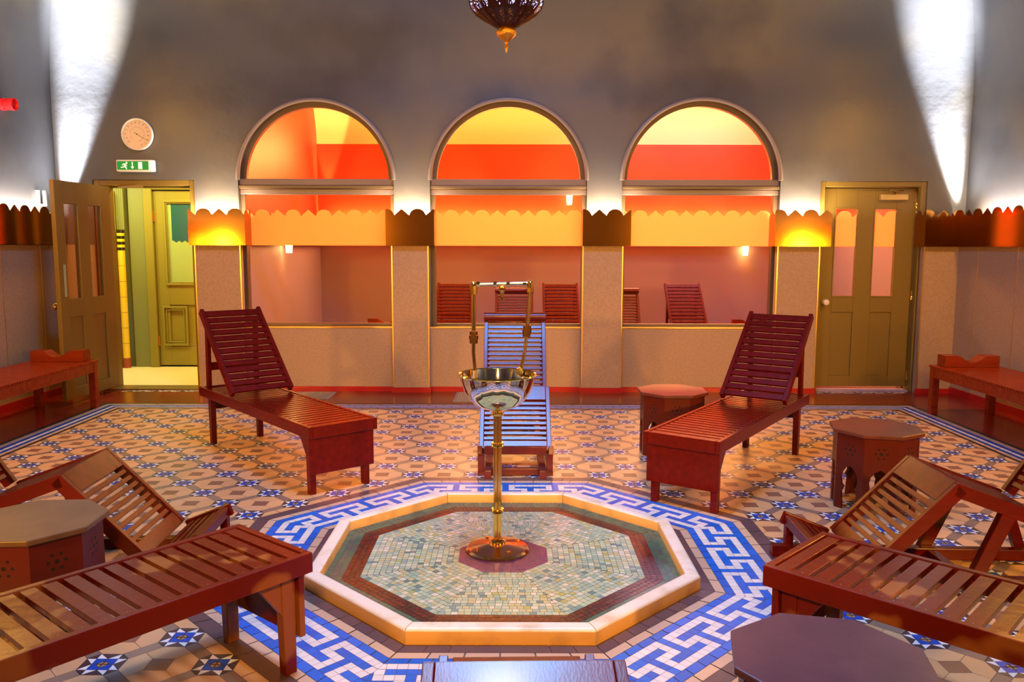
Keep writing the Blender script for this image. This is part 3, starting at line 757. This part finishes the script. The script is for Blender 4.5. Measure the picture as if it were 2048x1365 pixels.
# ------------------------------------------------------------------ DOORS
def door_leaf(name_parent, mt=DOORM, knob=PEARL, film=False, closer=True, front_knob=True):
    """local: hinge edge at x=0, leaf runs to -x; face at y=0 toward -y, thickness to +y. width .945, height 2.045"""
    Wd, Hd, tk = .945, 2.05, .042
    g0 = empty('door_leaf'); g0.parent = name_parent
    def fx_(a): return -Wd+a
    px = [(.140, .360), (.540, .760)]       # pane x ranges measured from the latch edge
    m = MB(); zb, z1, z2 = .045, .995, 1.885
    m.box(fx_(0), fx_(px[0][0]), 0, tk, zb, zb+Hd, mt); m.box(fx_(px[0][1]), fx_(px[1][0]), 0, tk, zb, zb+Hd, mt); m.box(fx_(px[1][1]), fx_(Wd), 0, tk, zb, zb+Hd, mt)
    for a, b in px:
        m.box(fx_(a), fx_(b), 0, tk, z2+.0, zb+Hd, mt); m.box(fx_(a), fx_(b), 0, tk, zb, .155, mt); m.box(fx_(a), fx_(b), .012, tk-.012, .155, .825, mt); m.box(fx_(a), fx_(b), 0, tk, .825, z1, mt)
    m.build('leaf_frame', g0, bevel=.003)
    for a, b in px:
        m = MB(); t_ = .012
        m.box(fx_(a)-t_, fx_(b)+t_, -.006, .000, z1-t_, z1, mt); m.box(fx_(a)-t_, fx_(b)+t_, -.006, 0, z2, z2+t_, mt)
        m.box(fx_(a)-t_, fx_(a), -.006, 0, z1, z2, mt); m.box(fx_(b), fx_(b)+t_, -.006, 0, z1, z2, mt); m.build('pane_bead', g0)
        m = MB(); m.box(fx_(a), fx_(b), .018, .023, z1, z2, GLASS); m.build('glass_pane', g0)
        if film:
            m = MB(); crown_run(m, [(fx_(a), .0175), (fx_(b), .0175)], FILM, tk=.001, off=.9 if a < .3 else .35); f_ = m.build('amber_film', g0, fix=False)
    for z in (.16, 1.0, 1.90): MB().lathe([(0, -.05), (.011, -.05), (.013, -.03), (.011, -.025), (.011, .025), (.013, .03), (.011, .05), (0, .05)], BRASS, c=(.012, -.012, z), n=12).build('hinge', g0, smooth=True)
    if not front_knob:
        MB().box(fx_(.075), fx_(.110), tk, tk+.002, 1.02, 1.32, mat('push_plate', (.35, .38, .20), .35)).build('finger_plate', g0)
    m = MB(); m.lathe([(0, 0), (.028, 0), (.028, -.006), (.011, -.010), (.011, -.028), (.026, -.036), (.033, -.052), (.028, -.068), (0, -.074)], knob, c=(fx_(.060), 0, .93), n=24, axis='y'); m.build('knob', g0, smooth=True)
    if front_knob:
        m = MB(); m.lathe([(0, tk), (.026, tk), (.026, tk+.006), (.010, tk+.010), (.010, tk+.028), (.025, tk+.036), (.030, tk+.052), (.025, tk+.068), (0, tk+.072)], BRASS, c=(fx_(.060), 0, .93), n=24, axis='y'); m.build('knob', g0, smooth=True)
    if closer:
        m = MB(); m.box(fx_(.570), fx_(.850), -.050, -.001, 1.975, 2.035, STEEL if False else mat('closer_metal', (.50, .34, .13), .35, .7)); m.build('door_closer', g0, bevel=.004)
        m = MB(); m.bar((fx_(.74), -.045, 2.045), (fx_(.62), -.16, 2.055), .018, .008, BRASS); m.bar((fx_(.62), -.16, 2.066), (fx_(.80), -.02, 2.07), .018, .008, BRASS); m.tube([(fx_(.74), -.03, 2.034), (fx_(.74), -.03, 2.052)], .008, BRASS); m.build('closer_arm', g0)
    return g0
def casing(parent, x0, x1, zt=2.16, y=YB+.02, mt=DOORM, yb=YR):
    m = MB(); w = .055
    m.box(x0, x0+w, y, yb, 0, zt, mt); m.box(x1-w, x1, y, yb, 0, zt, mt); m.box(x0+w, x1-w, y, yb, zt-w, zt, mt)
    m.box(x0+w, x0+w+.012, y+.16, yb, 0, zt-w, mt); m.box(x1-w-.012, x1-w, y+.16, yb, 0, zt-w, mt); m.box(x0+w, x1-w, y+.16, yb, zt-w-.012, zt-w, mt)
    m.build('door_frame', parent, bevel=.004)
d2 = empty('door_2'); tag(d2, kind='structure'); casing(d2, 3.126, 4.204)
# side reveal is hidden behind; leaf closed
g0 = door_leaf(d2, film=True); g0.location = (4.138, 8.435, 0)
MB().box(3.185, 4.14, 8.36, 8.50, .0, .012, mat('threshold_lilac', (.35, .28, .38), .5)).build('threshold', d2)
d1 = empty('door_1'); tag(d1, kind='structure'); casing(d1, -4.234, -3.206)
g1 = door_leaf(d1, film=False, closer=False, knob=BRASS, front_knob=False)
# open leaf: hinge at the left jamb, swung into the room
hx, hy, ex, ey = -4.145, 8.37, -4.225, 7.50
# local -x direction must point from hinge to free end
ang = atan2(ey-hy, ex-hx)-pi
g1.location = (hx, hy, 0); g1.rotation_euler = (0, 0, ang); g1.scale = (hypot(ex-hx, ey-hy)/.945, -1, 1)
g1.location = (hx+.02, hy, 0)
m = MB(); m.box(-3.98, -3.72, 8.33, 8.352, 2.075, 2.108, BRASS); m.bar((-3.80, 8.32, 2.112), (-4.08, 8.24, 2.10), .02, .008, BRASS); m.build('closer_arm', d1)
MB().box(-4.178, -3.262, 8.36, 8.60, .0, .010, mat('threshold_brass', (.30, .22, .08), .3, .6)).build('threshold', d1)
# mosaic strips before both doors
mz = MB()
for x0, x1 in ((-4.02, -3.24), (3.15, 4.08)):
    n = 26; w_ = (x1-x0)/n
    for i in range(n):
        mz.poly([(x0+i*w_+.002, 8.245, .0015), (x0+(i+1)*w_-.002, 8.245, .0015), (x0+(i+1)*w_-.002, 8.285, .0015), (x0+i*w_+.002, 8.285, .0015)], (tFW+tPURP+tBEIGE)[i*7 % 9])
        mz.poly([(x0+i*w_+.002, 8.287, .0015), (x0+(i+1)*w_-.002, 8.287, .0015), (x0+(i+1)*w_-.002, 8.327, .0015), (x0+i*w_+.002, 8.327, .0015)], (tFW+tPURP+tBEIGE)[(i*5+3) % 9])
tag(mz.build('trim_5', fix=False), kind='structure')

# ------------------------------------------------------------------ small things on walls and floor
# thermometer dial
th_ = empty('wall_thermometer', (-3.745, YB-.001, 2.605)); tag(th_, 'round cream dial thermometer on the dark wall above the exit sign', 'thermometer')
R_ = .155
m = MB(); m.lathe([(0, 0), (R_, 0), (R_+.006, -.020), (R_, -.036), (R_-.010, -.036), (R_-.012, -.026), (0, -.026)], WHITEP, n=56, axis='y'); m.build('case', th_, smooth=True)
m = MB(); m.lathe([(0, -.0275), (R_-.013, -.0275)], DIALM, n=56, axis='y'); m.build('dial', th_)
m = MB()
for k in range(0, 76):
    a = pi*1.22-k*(pi*1.72)/75
    r0 = R_-.020; r1 = r0-(.010 if k % 5 == 0 else .006); w_ = .0011
    m.poly([(r0*cos(a)-w_*sin(a), -.0282, r0*sin(a)+w_*cos(a)), (r1*cos(a)-w_*sin(a), -.0282, r1*sin(a)+w_*cos(a)), (r1*cos(a)+w_*sin(a), -.0282, r1*sin(a)-w_*cos(a)), (r0*cos(a)+w_*sin(a), -.0282, r0*sin(a)-w_*cos(a))], INKR if k > 40 else INK)
m.build('scale_marks', th_, fix=False)
def text_mesh(parent, name, items, mt, size):
    """items: (string, x, z); one mesh of letters lying in the plane y=0 and facing -y"""
    V, Fc = [], []
    for s_, x, z in items:
        cu = bpy.data.curves.new('t', 'FONT'); cu.body = s_; cu.size = size; cu.align_x = 'CENTER'; cu.align_y = 'CENTER'
        ob = bpy.data.objects.new('t', cu); COL.objects.link(ob)
        dg = bpy.context.evaluated_depsgraph_get(); me = bpy.data.meshes.new_from_object(ob.evaluated_get(dg))
        n = len(V); V += [(v.co.x+x, 0, v.co.y+z) for v in me.vertices]; Fc += [[n+i for i in p.vertices] for p in me.polygons]
        bpy.data.objects.remove(ob); bpy.data.meshes.remove(me); bpy.data.curves.remove(cu)
    me = bpy.data.meshes.new(name); me.from_pydata(V, [], Fc); me.materials.append(mt)
    o = bpy.data.objects.new(name, me); COL.objects.link(o); o.parent = parent; return o
nums = [(str(v), (R_-.042)*cos(a), (R_-.042)*sin(a)) for v, a in [(v, pi*1.22-k*(pi*1.72)/15) for k, v in enumerate(range(-20, 130, 10))]]
o = text_mesh(th_, 'outer_numerals', nums, INK, .020); o.location.y = -.0284
nums = [(str(v), .070*cos(a), .070*sin(a)) for v, a in [(v, pi*1.22-k*(pi*1.72)/15) for k, v in enumerate(range(-40, 260, 20))]]
o = text_mesh(th_, 'inner_numerals', nums, INKR, .013); o.location.y = -.0284
m = MB(); a = -.56; d = (cos(a), sin(a)); w_ = .0022
m.prism([(-.034*d[0]-w_*d[1], -.031, -.034*d[1]+w_*d[0]), (-.034*d[0]+w_*d[1], -.031, -.034*d[1]-w_*d[0]), (.128*d[0]+.0008*d[1], -.031, .128*d[1]-.0008*d[0]), (.128*d[0]-.0008*d[1], -.031, .128*d[1]+.0008*d[0])], BLACK, (0, .002, 0))
m.lathe([(0, -.033), (.006, -.033), (.006, -.028)], BLACK, n=14, axis='y'); m.build('pointer', th_)
# exit sign
ex_ = empty('exit_sign', (-3.765, YB-.001, 2.293)); tag(ex_, 'green and white running man exit sign above the open door', 'exit sign')
m = MB(); m.box(-.185, .185, -.075, 0, -.058, .058, WHITEP); m.build('housing', ex_, bevel=.012)
MB().box(-.172, .140, -.079, -.0755, -.042, .042, SIGNG).build('green_panel', ex_)
MB().box(.146, .176, -.079, -.0755, -.046, .046, SIGNW).build('lit_end', ex_, bevel=.001)
m = MB(); y = -.0805
def flat(pts): m.prism([(x, y, z) for x, z in pts], SIGNW, (0, .0012, 0))
flat([(-.075+.009*cos(t*pi/5), .026+.009*sin(t*pi/5)) for t in range(10)])                        # head
flat([(-.094, .020), (-.080, .012), (-.088, -.010), (-.103, -.006)])                              # torso
flat([(-.096, .020), (-.112, .016), (-.122, .002), (-.116, -.001), (-.108, .009), (-.094, .012)])   # rear arm
flat([(-.084, .012), (-.070, -.002), (-.074, -.006), (-.090, .004)])                              # front arm
flat([(-.103, -.004), (-.114, -.014), (-.134, -.014), (-.134, -.021), (-.110, -.022), (-.096, -.010)])     # rear leg
flat([(-.100, -.008), (-.086, -.010), (-.076, -.020), (-.074, -.036), (-.082, -.036), (-.086, -.024), (-.098, -.016)])   # front leg
flat([(-.022, .034), (-.014, .034), (-.014, -.014), (-.022, -.014)]); flat([(-.034, -.012), (-.002, -.012), (-.018, -.034)])    # arrow
flat([(.042, .034), (.078, .034), (.080, -.034), (.040, -.034)])                                  # doorway
m.build('pictogram', ex_)
# fire beacon on left wall
be = empty('fire_alarm_beacon', (-XW-.003, 7.53, 2.765)); tag(be, 'red round fire alarm sounder high on the left wall', 'alarm')
m = MB(); m.lathe([(0, 0), (.055, 0), (.055, .030), (.045, .034), (0, .034)], BEACON, n=28, axis='x'); m.build('base', be, smooth=True)
m = MB(); m.lathe([(.044, .034), (.050, .040), (.056, .110), (.056, .118), (.048, .118), (.040, .085), (.0, .085)], BEACON, n=28, axis='x'); m.build('horn', be, smooth=True)
# small bracket lamp just above the left crown
bk = empty('uplight_fixture', (-XW+.001, 8.00, 1.90)); tag(bk, 'small pale twin bracket fixture above the left wall strip, beside the open door', 'light fixture')
m = MB(); m.box(0, .025, -.05, -.01, 0, .13, WHITEP); m.build('bracket', bk, bevel=.004); m = MB(); m.box(.03, .055, .02, .05, -.02, .13, WHITEP); m.box(0, .03, -.03, .05, -.02, .0, WHITEP); m.build('bracket', bk, bevel=.004)
# floor grilles
GM = mat('grille_metal', (.33, .33, .33), .4, .5)
def grille(name, pts, lb):
    m = MB(); m.prism([(x, y, .001) for x, y in pts], GM, (0, 0, .003)); xs_ = [p[0] for p in pts]; ys_ = [p[1] for p in pts]
    r = empty(name); tag(r, lb, 'floor grille', 'metal floor grilles by the back wall'); m.build('plate', r)
    m = MB(); y = min(ys_)+.02
    while y < max(ys_)-.02:
        x = min(xs_)+.03
        while x < max(xs_)-.03:
            m.box(x, x+.016, y, y+.006, .0042, .0062, STEEL); x += .026
        y += .02
    m.build('studs', r)
grille('floor_grille', [(-2.21, 7.86), (-1.79, 7.86), (-1.79, 8.26), (-2.21, 8.26)], 'grey metal floor grille behind the left lounger, by the back wall')
grille('floor_grille', [(-.56, 7.74), (-.16, 7.74), (-.16, 8.26), (-.56, 8.26)], 'grey metal floor grille behind the brass fountain bowl, by the back wall')

# hanging pierced lantern
la = empty('pierced_lantern', (-.012, 3.85, 2.38)); tag(la, 'pierced Moroccan brass lantern hanging at the top centre', 'lantern')
m = MB(); m.lathe([(0, 0), (.004, .004), (.006, .022), (.010, .028), (.006, .036), (.008, .050), (0, .052)], GOLDL, n=16); m.build('finial_tip', la, smooth=True)
m = MB(); m.lathe([(0, .046), (.012, .048), (.026, .062), (.042, .076), (.047, .090), (.042, .104), (.036, .110), (0, .111)], GOLDL, n=20); m.build('finial_ball', la, smooth=True)
prof_l = [(.036, .108), (.060, .122), (.095, .140), (.135, .165), (.160, .195), (.168, .225), (.165, .26), (.140, .30), (.10, .34), (.07, .37), (.075, .40), (.085, .43), (.06, .47), (.03, .50), (0, .51)]
m = MB(); m.lathe(prof_l, LANTM, n=16); m.build('body', la)
def lp(zq):
    for (r0, z0), (r1, z1) in zip(prof_l, prof_l[1:]):
        if z0 <= zq <= z1: return r0+(r1-r0)*(zq-z0)/(z1-z0)
    return .05
m = MB(); rnd = random.Random(3)
def dot(th, z, sz, mt):
    r0 = lp(z)*cos(pi/16)+.0022; r1 = lp(z+sz)*cos(pi/16)+.0022; dth = sz/max(r0, .03)
    m.poly([(r0*cos(th-dth*.5), r0*sin(th-dth*.5), z+sz*.5), (r0*cos(th), r0*sin(th), z), (r0*cos(th+dth*.5), r0*sin(th+dth*.5), z+sz*.5), (r1*cos(th), r1*sin(th), z+sz)], mt)
for k in range(16):
    t0 = k*pi/8+pi/16
    for _ in range(20):
        z = rnd.uniform(.172, .235); dot(t0+rnd.uniform(-.14, .14), z, rnd.uniform(.006, .010), LANTG)
    for _ in range(22):
        z = rnd.uniform(.122, .160); dot(t0+rnd.uniform(-.10, .10), z, .0045, GOLDL)
m.build('pierced_pattern', la, fix=False)
m = MB()
for k in range(8):
    th0 = k*pi/4; m.tube([((r+.001)*cos(th0), (r+.001)*sin(th0), z) for r, z in prof_l[:9]], .0030, LANTM, n=6)
m.build('ribs', la)
m = MB(); m.tube([(0, 0, .505), (0, 0, 3.22-.002)], .006, BLACK); m.build('chain', la)

# ------------------------------------------------------------------ ROOM BEHIND THE WINDOWS
FX0, FX1, FY = -2.78, 4.55, 11.8; FZ = 2.94
m = MB(); m.box(FX0-.1, FX0, YR+.001, FY, 0, 4.6, FARRED); tag(m.build('wall_far_left'), kind='structure')
m = MB(); m.box(FX1, FX1+.1, YR+.001, FY, 0, 4.6, FARRED); tag(m.build('wall_far_right'), kind='structure')
m = MB(); m.box(FX0-.1, FX1+.1, FY, FY+.1, 0, FZ+.02, FARRED); tag(m.build('wall_far_back'), kind='structure')
m = MB(); m.box(FX0+.001, FX0+.02, YR+.01, FY-.02, 0, 1.50, FARDADO); m.box(FX0+.02, FX1, FY-.02, FY-.001, 0, 1.50, FARDADO); m.box(FX1-.02, FX1-.001, YR+.01, FY-.02, 0, 1.50, FARDADO)
tag(m.build('trim_6'), kind='structure')
tag(MB().box(FX0, FX1, YR, FY, -.05, -.001, FARFLOOR).build('floor_far'), kind='structure')
m = MB(); K = 24; prev = None; half = (FY-YR)/2; yc = (FY+YR)/2
for i in range(K+1):
    t = pi*i/K; y = yc+half*cos(t); z = FZ+1.15*sin(t)
    if prev: m.poly([(FX0, prev[0], prev[1]), (FX1, prev[0], prev[1]), (FX1, y, z), (FX0, y, z)], FARCREAM)
    prev = (y, z)
m.poly([(FX0, YR+.001, FZ), (FX1, YR+.001, FZ), (FX1, YR+.001, ZS-.3), (FX0, YR+.001, ZS-.3)], FARRED) if False else None
co = m.build('ceiling_far', fix=False)
b = bmesh.new(); b.from_mesh(co.data); bmesh.ops.remove_doubles(b, verts=b.verts, dist=1e-4); b.to_mesh(co.data); b.free()
for p_ in co.data.polygons: p_.use_smooth = True
tag(co, kind='structure')
# crown strips of the far room
m = MB(); crown_run(m, [(FX1-.1, FY-.07), (FX0+.07, FY-.07)], mat('far_crown', (.85, .42, .16), .35, .6), off=.2)
tag(m.build('crown_strip', fix=False), 'copper crown-cut strip along the far wall seen through the windows', 'decorative strip', 'brass crown strips on the walls')
m = MB(); crown_run(m, [(FX0+.07, FY-.1), (FX0+.07, YR+.1)], MATS['far_crown'], off=.2)
tag(m.build('crown_strip', fix=False), 'copper crown-cut strip on the end wall seen through the left window', 'decorative strip', 'brass crown strips on the walls')
GF = 'loungers in the room behind the windows'
for x, roll, lb in ((-.731, 0, 'slatted lounger back in the far room, leftmost behind the middle window'),
                    (.034, 1, 'lounger with head roll in the far room, centred behind the middle window'),
                    (.631, 0, 'glossy slatted lounger back in the far room, at the right of the middle window'),
                    (1.41, 1, 'lounger with head roll in the far room, half hidden by the pier'),
                    (2.217, 0, 'slatted lounger back in the far room, centre of the right window')):
    o = copy_tree(pC if roll else pS); off = 1.42 if roll else 1.80
    o.location = (x, 10.62-off, 0); o.rotation_euler = (0, 0, pi/2); tag(o, lb, 'lounger', GF); 
o = copy_tree(bn); o.location = (-1.95, 10.74, 0.0); o.scale = (1, .55, 1); tag(o, 'slatted bench with head rest in the far room behind the left window', 'bench', 'benches in the room behind the windows')
o = copy_tree(bn); o.location = (2.86, 10.75, 0.0); o.scale = (1, .55, 1); tag(o, 'slatted bench with head rest in the far room behind the right window', 'bench', 'benches in the room behind the windows')
def sconce(x, y, z, ang, lb):
    s = empty('wall_lamp', (x, y, z), ang); tag(s, lb, 'wall lamp', 'wall lamps in the room behind the windows')
    m = MB(); m.lathe([(0, 0), (.035, 0), (.035, -.012), (0, -.012)], BRASS, n=20, axis='y', c=(0, 0, .10)); m.tube([(0, -.01, .10), (0, -.07, .11), (0, -.09, .08)], .007, BRASS); m.build('bracket', s, smooth=True)
    m = MB(); m.lathe([(.035, -.075), (.045, .06), (.040, .075), (.012, .082)], SHADE, n=20, c=(0, -.09, 0)); m.build('lamp_shade', s, smooth=True)
sconce(FX0+.021, 9.80, 1.49, pi/2, 'small glowing wall lamp on the end wall seen through the left window')
sconce(3.34, FY-.021, 1.45, 0, 'small glowing wall lamp seen through the right window, under the amber band')
sconce(.81, FY-.101, 2.16, 0, 'small glowing wall lamp seen at the top right of the middle window')

# ------------------------------------------------------------------ CORRIDOR BEHIND THE OPEN DOOR
tag(MB().box(-5.3, FX0-.101, YR, 10.3, -.05, -.001, CREAMFLOOR).build('floor_corridor'), kind='structure')
m = MB(); m.box(-5.3, -4.66, 10.02, 10.12, 0, 2.6, GREENW); m.box(-4.66, -4.47, 9.98, 10.08, 0, 2.6, GREENW); m.box(-4.47, FX0-.101, 10.05, 10.12, 2.20, 2.6, GREEN); m.box(-3.42, FX0-.101, 10.05, 10.12, 0, 2.2, GREEN)
tag(m.build('wall_corridor_back'), kind='structure')
tag(MB().box(-5.4, -5.3, YR, 10.2, 0, 2.6, mat('corridor_cream', (.62, .50, .12), .5)).build('wall_corridor_left'), kind='structure')
tag(MB().box(-5.4, FX0-.101, YR, 10.2, 2.6, 2.7, MATS['corridor_cream']).build('ceiling_corridor'), kind='structure')
m = MB(); m.box(-4.88, -4.80, 9.80, 9.98, 0, 2.15, MATS['corridor_cream']); tag(m.build('trim_7', bevel=.004), kind='structure')
m = MB(); m.lathe([(.042, .10), (.042, 1.44)], PIPE, n=24, c=(-4.742, 9.92, 0)); 
pp = empty('tiled_column', (0, 0, 0)); tag(pp, 'thin yellow tiled column with red foot and dark capital inside the open doorway', 'column')
m.build('shaft', pp, smooth=True)
m = MB(); m.lathe([(.048, 0), (.048, .12), (.0, .12)], mat('column_foot', (.30, .06, .02), .4), n=24, c=(-4.742, 9.92, 0)); m.build('foot', pp, smooth=True)
m = MB()
for k in range(7): m.lathe([(.043, 1.44+k*.035), (.0435, 1.44+k*.035), (.0435, 1.472+k*.035), (.043, 1.472+k*.035)], BLACK if k % 2 == 0 else PIPE, n=16, c=(-4.742, 9.92, 0))
m.build('capital', pp)
m = MB()
for z in [.3+.19*k for k in range(6)]: m.lathe([(.0415, z), (.0425, z+.001), (.0425, z+.004), (.0415, z+.005)], BLACK, n=20, c=(-4.742, 9.92, 0))
m.build('joint_lines', pp)
m = MB()
for k in range(4): m.lathe([(.014, 1.69), (.014, 2.58)], GREENW, n=10, c=(-4.775+k*.024, 9.93, 0))
m.build('pipes', pp, smooth=True)
# inner green door
d3 = empty('door_3', (0, 0, 0)); tag(d3, kind='structure')
m = MB(); m.box(-4.47, -4.365, 9.96, 10.05, 0, 2.25, GREEN); m.box(-3.50, -3.42, 9.96, 10.05, 0, 2.25, GREEN); m.box(-4.365, -3.50, 9.96, 10.05, 2.17, 2.25, GREEN); m.build('door_frame', d3, bevel=.01)
m = MB(); x0, x1, yd = -4.36, -3.505, 10.0
a, b, z1, z2, z3, z4 = -4.215, -3.65, .25, .77, 1.04, 2.02
m.box(x0, a, yd, yd+.04, .02, 2.16, GREEN); m.box(b, x1, yd, yd+.04, .02, 2.16, GREEN); m.box(a, b, yd, yd+.04, z4, 2.16, GREEN); m.box(a, b, yd, yd+.04, z2, z3, GREEN); m.box(a, b, yd, yd+.04, .02, z1, GREEN); m.box(a, b, yd+.015, yd+.03, z1, z2, GREEN)
m.build('leaf_frame', d3, bevel=.003)
def ringf(m, xa, xb, za, zb, w, y0, y1, mt):
    m.box(xa-w, xb+w, y0, y1, za-w, za, mt); m.box(xa-w, xb+w, y0, y1, zb, zb+w, mt); m.box(xa-w, xa, y0, y1, za, zb, mt); m.box(xb, xb+w, y0, y1, za, zb, mt)
m = MB(); ringf(m, a, b, z3, z4, .028, yd-.018, yd, GREEN); ringf(m, a+.015, b-.015, z3+.015, z4-.015, .014, yd-.008, yd+.02, GREEN); m.build('pane_bead', d3, bevel=.004)
m = MB(); ringf(m, -4.28, -4.02, .29, .73, .026, yd-.020, yd+.0, GREEN); ringf(m, -4.25, -4.05, .32, .70, .014, yd-.012, yd, GREEN); m.build('raised_panel', d3, bevel=.004)
m = MB(); m.box(a, b, yd+.012, yd+.018, z3, z4, FROST); m.build('frosted_pane', d3)
m = MB(); 
TW_, Z1_, ZT_, ZV_ = TW, Z1, ZT, ZV
m.prism([(a+.06, yd+.0105, z4)]+[(b, yd+.0105, z4), (b, yd+.0105, 1.56)]+[(b-.035*(k+1), yd+.0105, 1.56 if k % 2 else 1.535) for k in range(int((b-a-.06)/.035))]+[(a+.06, yd+.0105, 1.56)], mat('teal_glass', (.015, .10, .14), .2), (0, .001, 0)); m.build('teal_glass', d3)
for z in (.33, 1.85): MB().lathe([(0, -.06), (.014, -.06), (.014, .06), (0, .06)], BRASS, c=(-4.362, 9.985, z), n=12).build('hinge', d3, smooth=True)

# ------------------------------------------------------------------ LIGHTS
def area(name, loc, size, power, color, rot=(0, 0, 0), shape='RECTANGLE', sy=None, spread=pi):
    l = bpy.data.lights.new(name, 'AREA'); l.energy = power; l.color = color; l.shape = shape; l.size = size; l.spread = spread
    if shape in ('RECTANGLE', 'ELLIPSE'): l.size_y = sy or size
    o = bpy.data.objects.new(name, l); COL.objects.link(o); o.location = loc; o.rotation_euler = rot; return o
def aim(o, target):
    d = Vector(target)-o.location; o.rotation_euler = d.to_track_quat('-Z', 'Y').to_euler(); return o
def spot(name, loc, target, power, color, ang, blend=.3, r=.02):
    l = bpy.data.lights.new(name, 'SPOT'); l.energy = power; l.color = color; l.spot_size = ang; l.spot_blend = blend; l.shadow_soft_size = r
    o = bpy.data.objects.new(name, l); COL.objects.link(o); o.location = loc; return aim(o, target)
WARMW = (1, .86, .62)
UPR = (pi, 0, 0)
AMB = (1, .52, .05)
# strip lights hidden behind the crown strips, shining up the wall
K1 = 38.0
for a, b in ((-3.205, -2.69), (-1.23, -.80), (.74, 1.18), (2.67, 3.18)):
    area('cove_strip', ((a+b)/2, 8.262, 1.775), b-a, K1*(b-a), WARMW, UPR, sy=.03)
area('cove_strip', (-XW+.07, 3.7, 1.775), .03, .6*K1*8.4, (1, .93, .80), UPR, sy=8.6)
area('cove_strip', (XW-.10, 3.7, 1.775), .03, .6*K1*8.4, (1, .93, .80), UPR, sy=8.6)
# corner uplights
spot('corner_uplight', (4.575, 8.235, 1.60), (4.13, 8.31, 4.0), 5200, (.88, .95, 1), .42, .9)
spot('corner_uplight', (-4.575, 8.235, 1.60), (-4.10, 8.31, 4.0), 5200, (.88, .95, 1), .44, .9)
# cool blue light from the crown of the vault
area('vault_light', (0, 4.1, 5.4), 1.3, 190, (.06, .38, 1), shape='DISK')
spot('vault_spot', (0, 3.4, 5.35), (0, 3.6, 0), 330, (1, .93, .78), 1.0, .8, .25)
# warm amber lamps on the side and entrance walls
def point(name, loc, power, color, r=.10):
    l = bpy.data.lights.new(name, 'POINT'); l.energy = power; l.color = color; l.shadow_soft_size = r
    o = bpy.data.objects.new(name, l); COL.objects.link(o); o.location = loc; return o
for sx in (-1, 1):
    point('amber_lamp', (sx*4.34, 4.1, 1.50), 75, AMB)
    aim(area('amber_lamp', (sx*4.2, 6.2, 3.1), .25, 38, (1, .46, .05)), (sx*3.6, 6.6, 0))
    aim(area('amber_lamp', (sx*3.7, -.72, 1.9), .30, 27, (1, .46, .07), spread=1.15), (sx*.5, 6.2, .35))
aim(area('amber_lamp', (0, -.75, 2.75), .30, 28, (1, .46, .08), spread=1.15), (0, 5.2, .2))
# far room
area('far_cove', (0.9, FY-.05, 1.76), 7.0, 170, (1, .66, .20), UPR, sy=.05)
area('far_cove', (0.9, YR+.12, 1.95), 7.0, 12, (1, .45, .10), UPR, sy=.05)
spot('far_uplight', (FX0+.12, FY-.14, 1.75), (FX0+.22, FY-.10, 4.0), 200, (1, .72, .28), .42, .4)
aim(area('film_backlight', (0.9, 11.4, 2.8), 6.0, 230, (1, .50, .12), sy=.3), (0.9, 8.6, 1.6))  # added fill without a fitting, brightens the amber film from behind
area('far_ceiling_light', (2.4, 11.1, 3.5), 2.0, 26, (.50, .52, 1), sy=.8)
# corridor
area('corridor_light', (-3.9, 9.3, 2.55), .8, 27, (1, .86, .24), sy=.5)
area('corridor_light', (-5.0, 9.3, 2.4), .4, 22, (1, .90, .35), sy=.4)
# world: faint
w = bpy.data.worlds.new('world'); sc.world = w; w.use_nodes = True
w.node_tree.nodes['Background'].inputs[0].default_value = (.2, .16, .2, 1); w.node_tree.nodes['Background'].inputs[1].default_value = .03
vs = sc.view_settings; vs.view_transform = 'Standard'; vs.look = 'None'; vs.exposure = .6; vs.gamma = 1; vs.use_curve_mapping = False
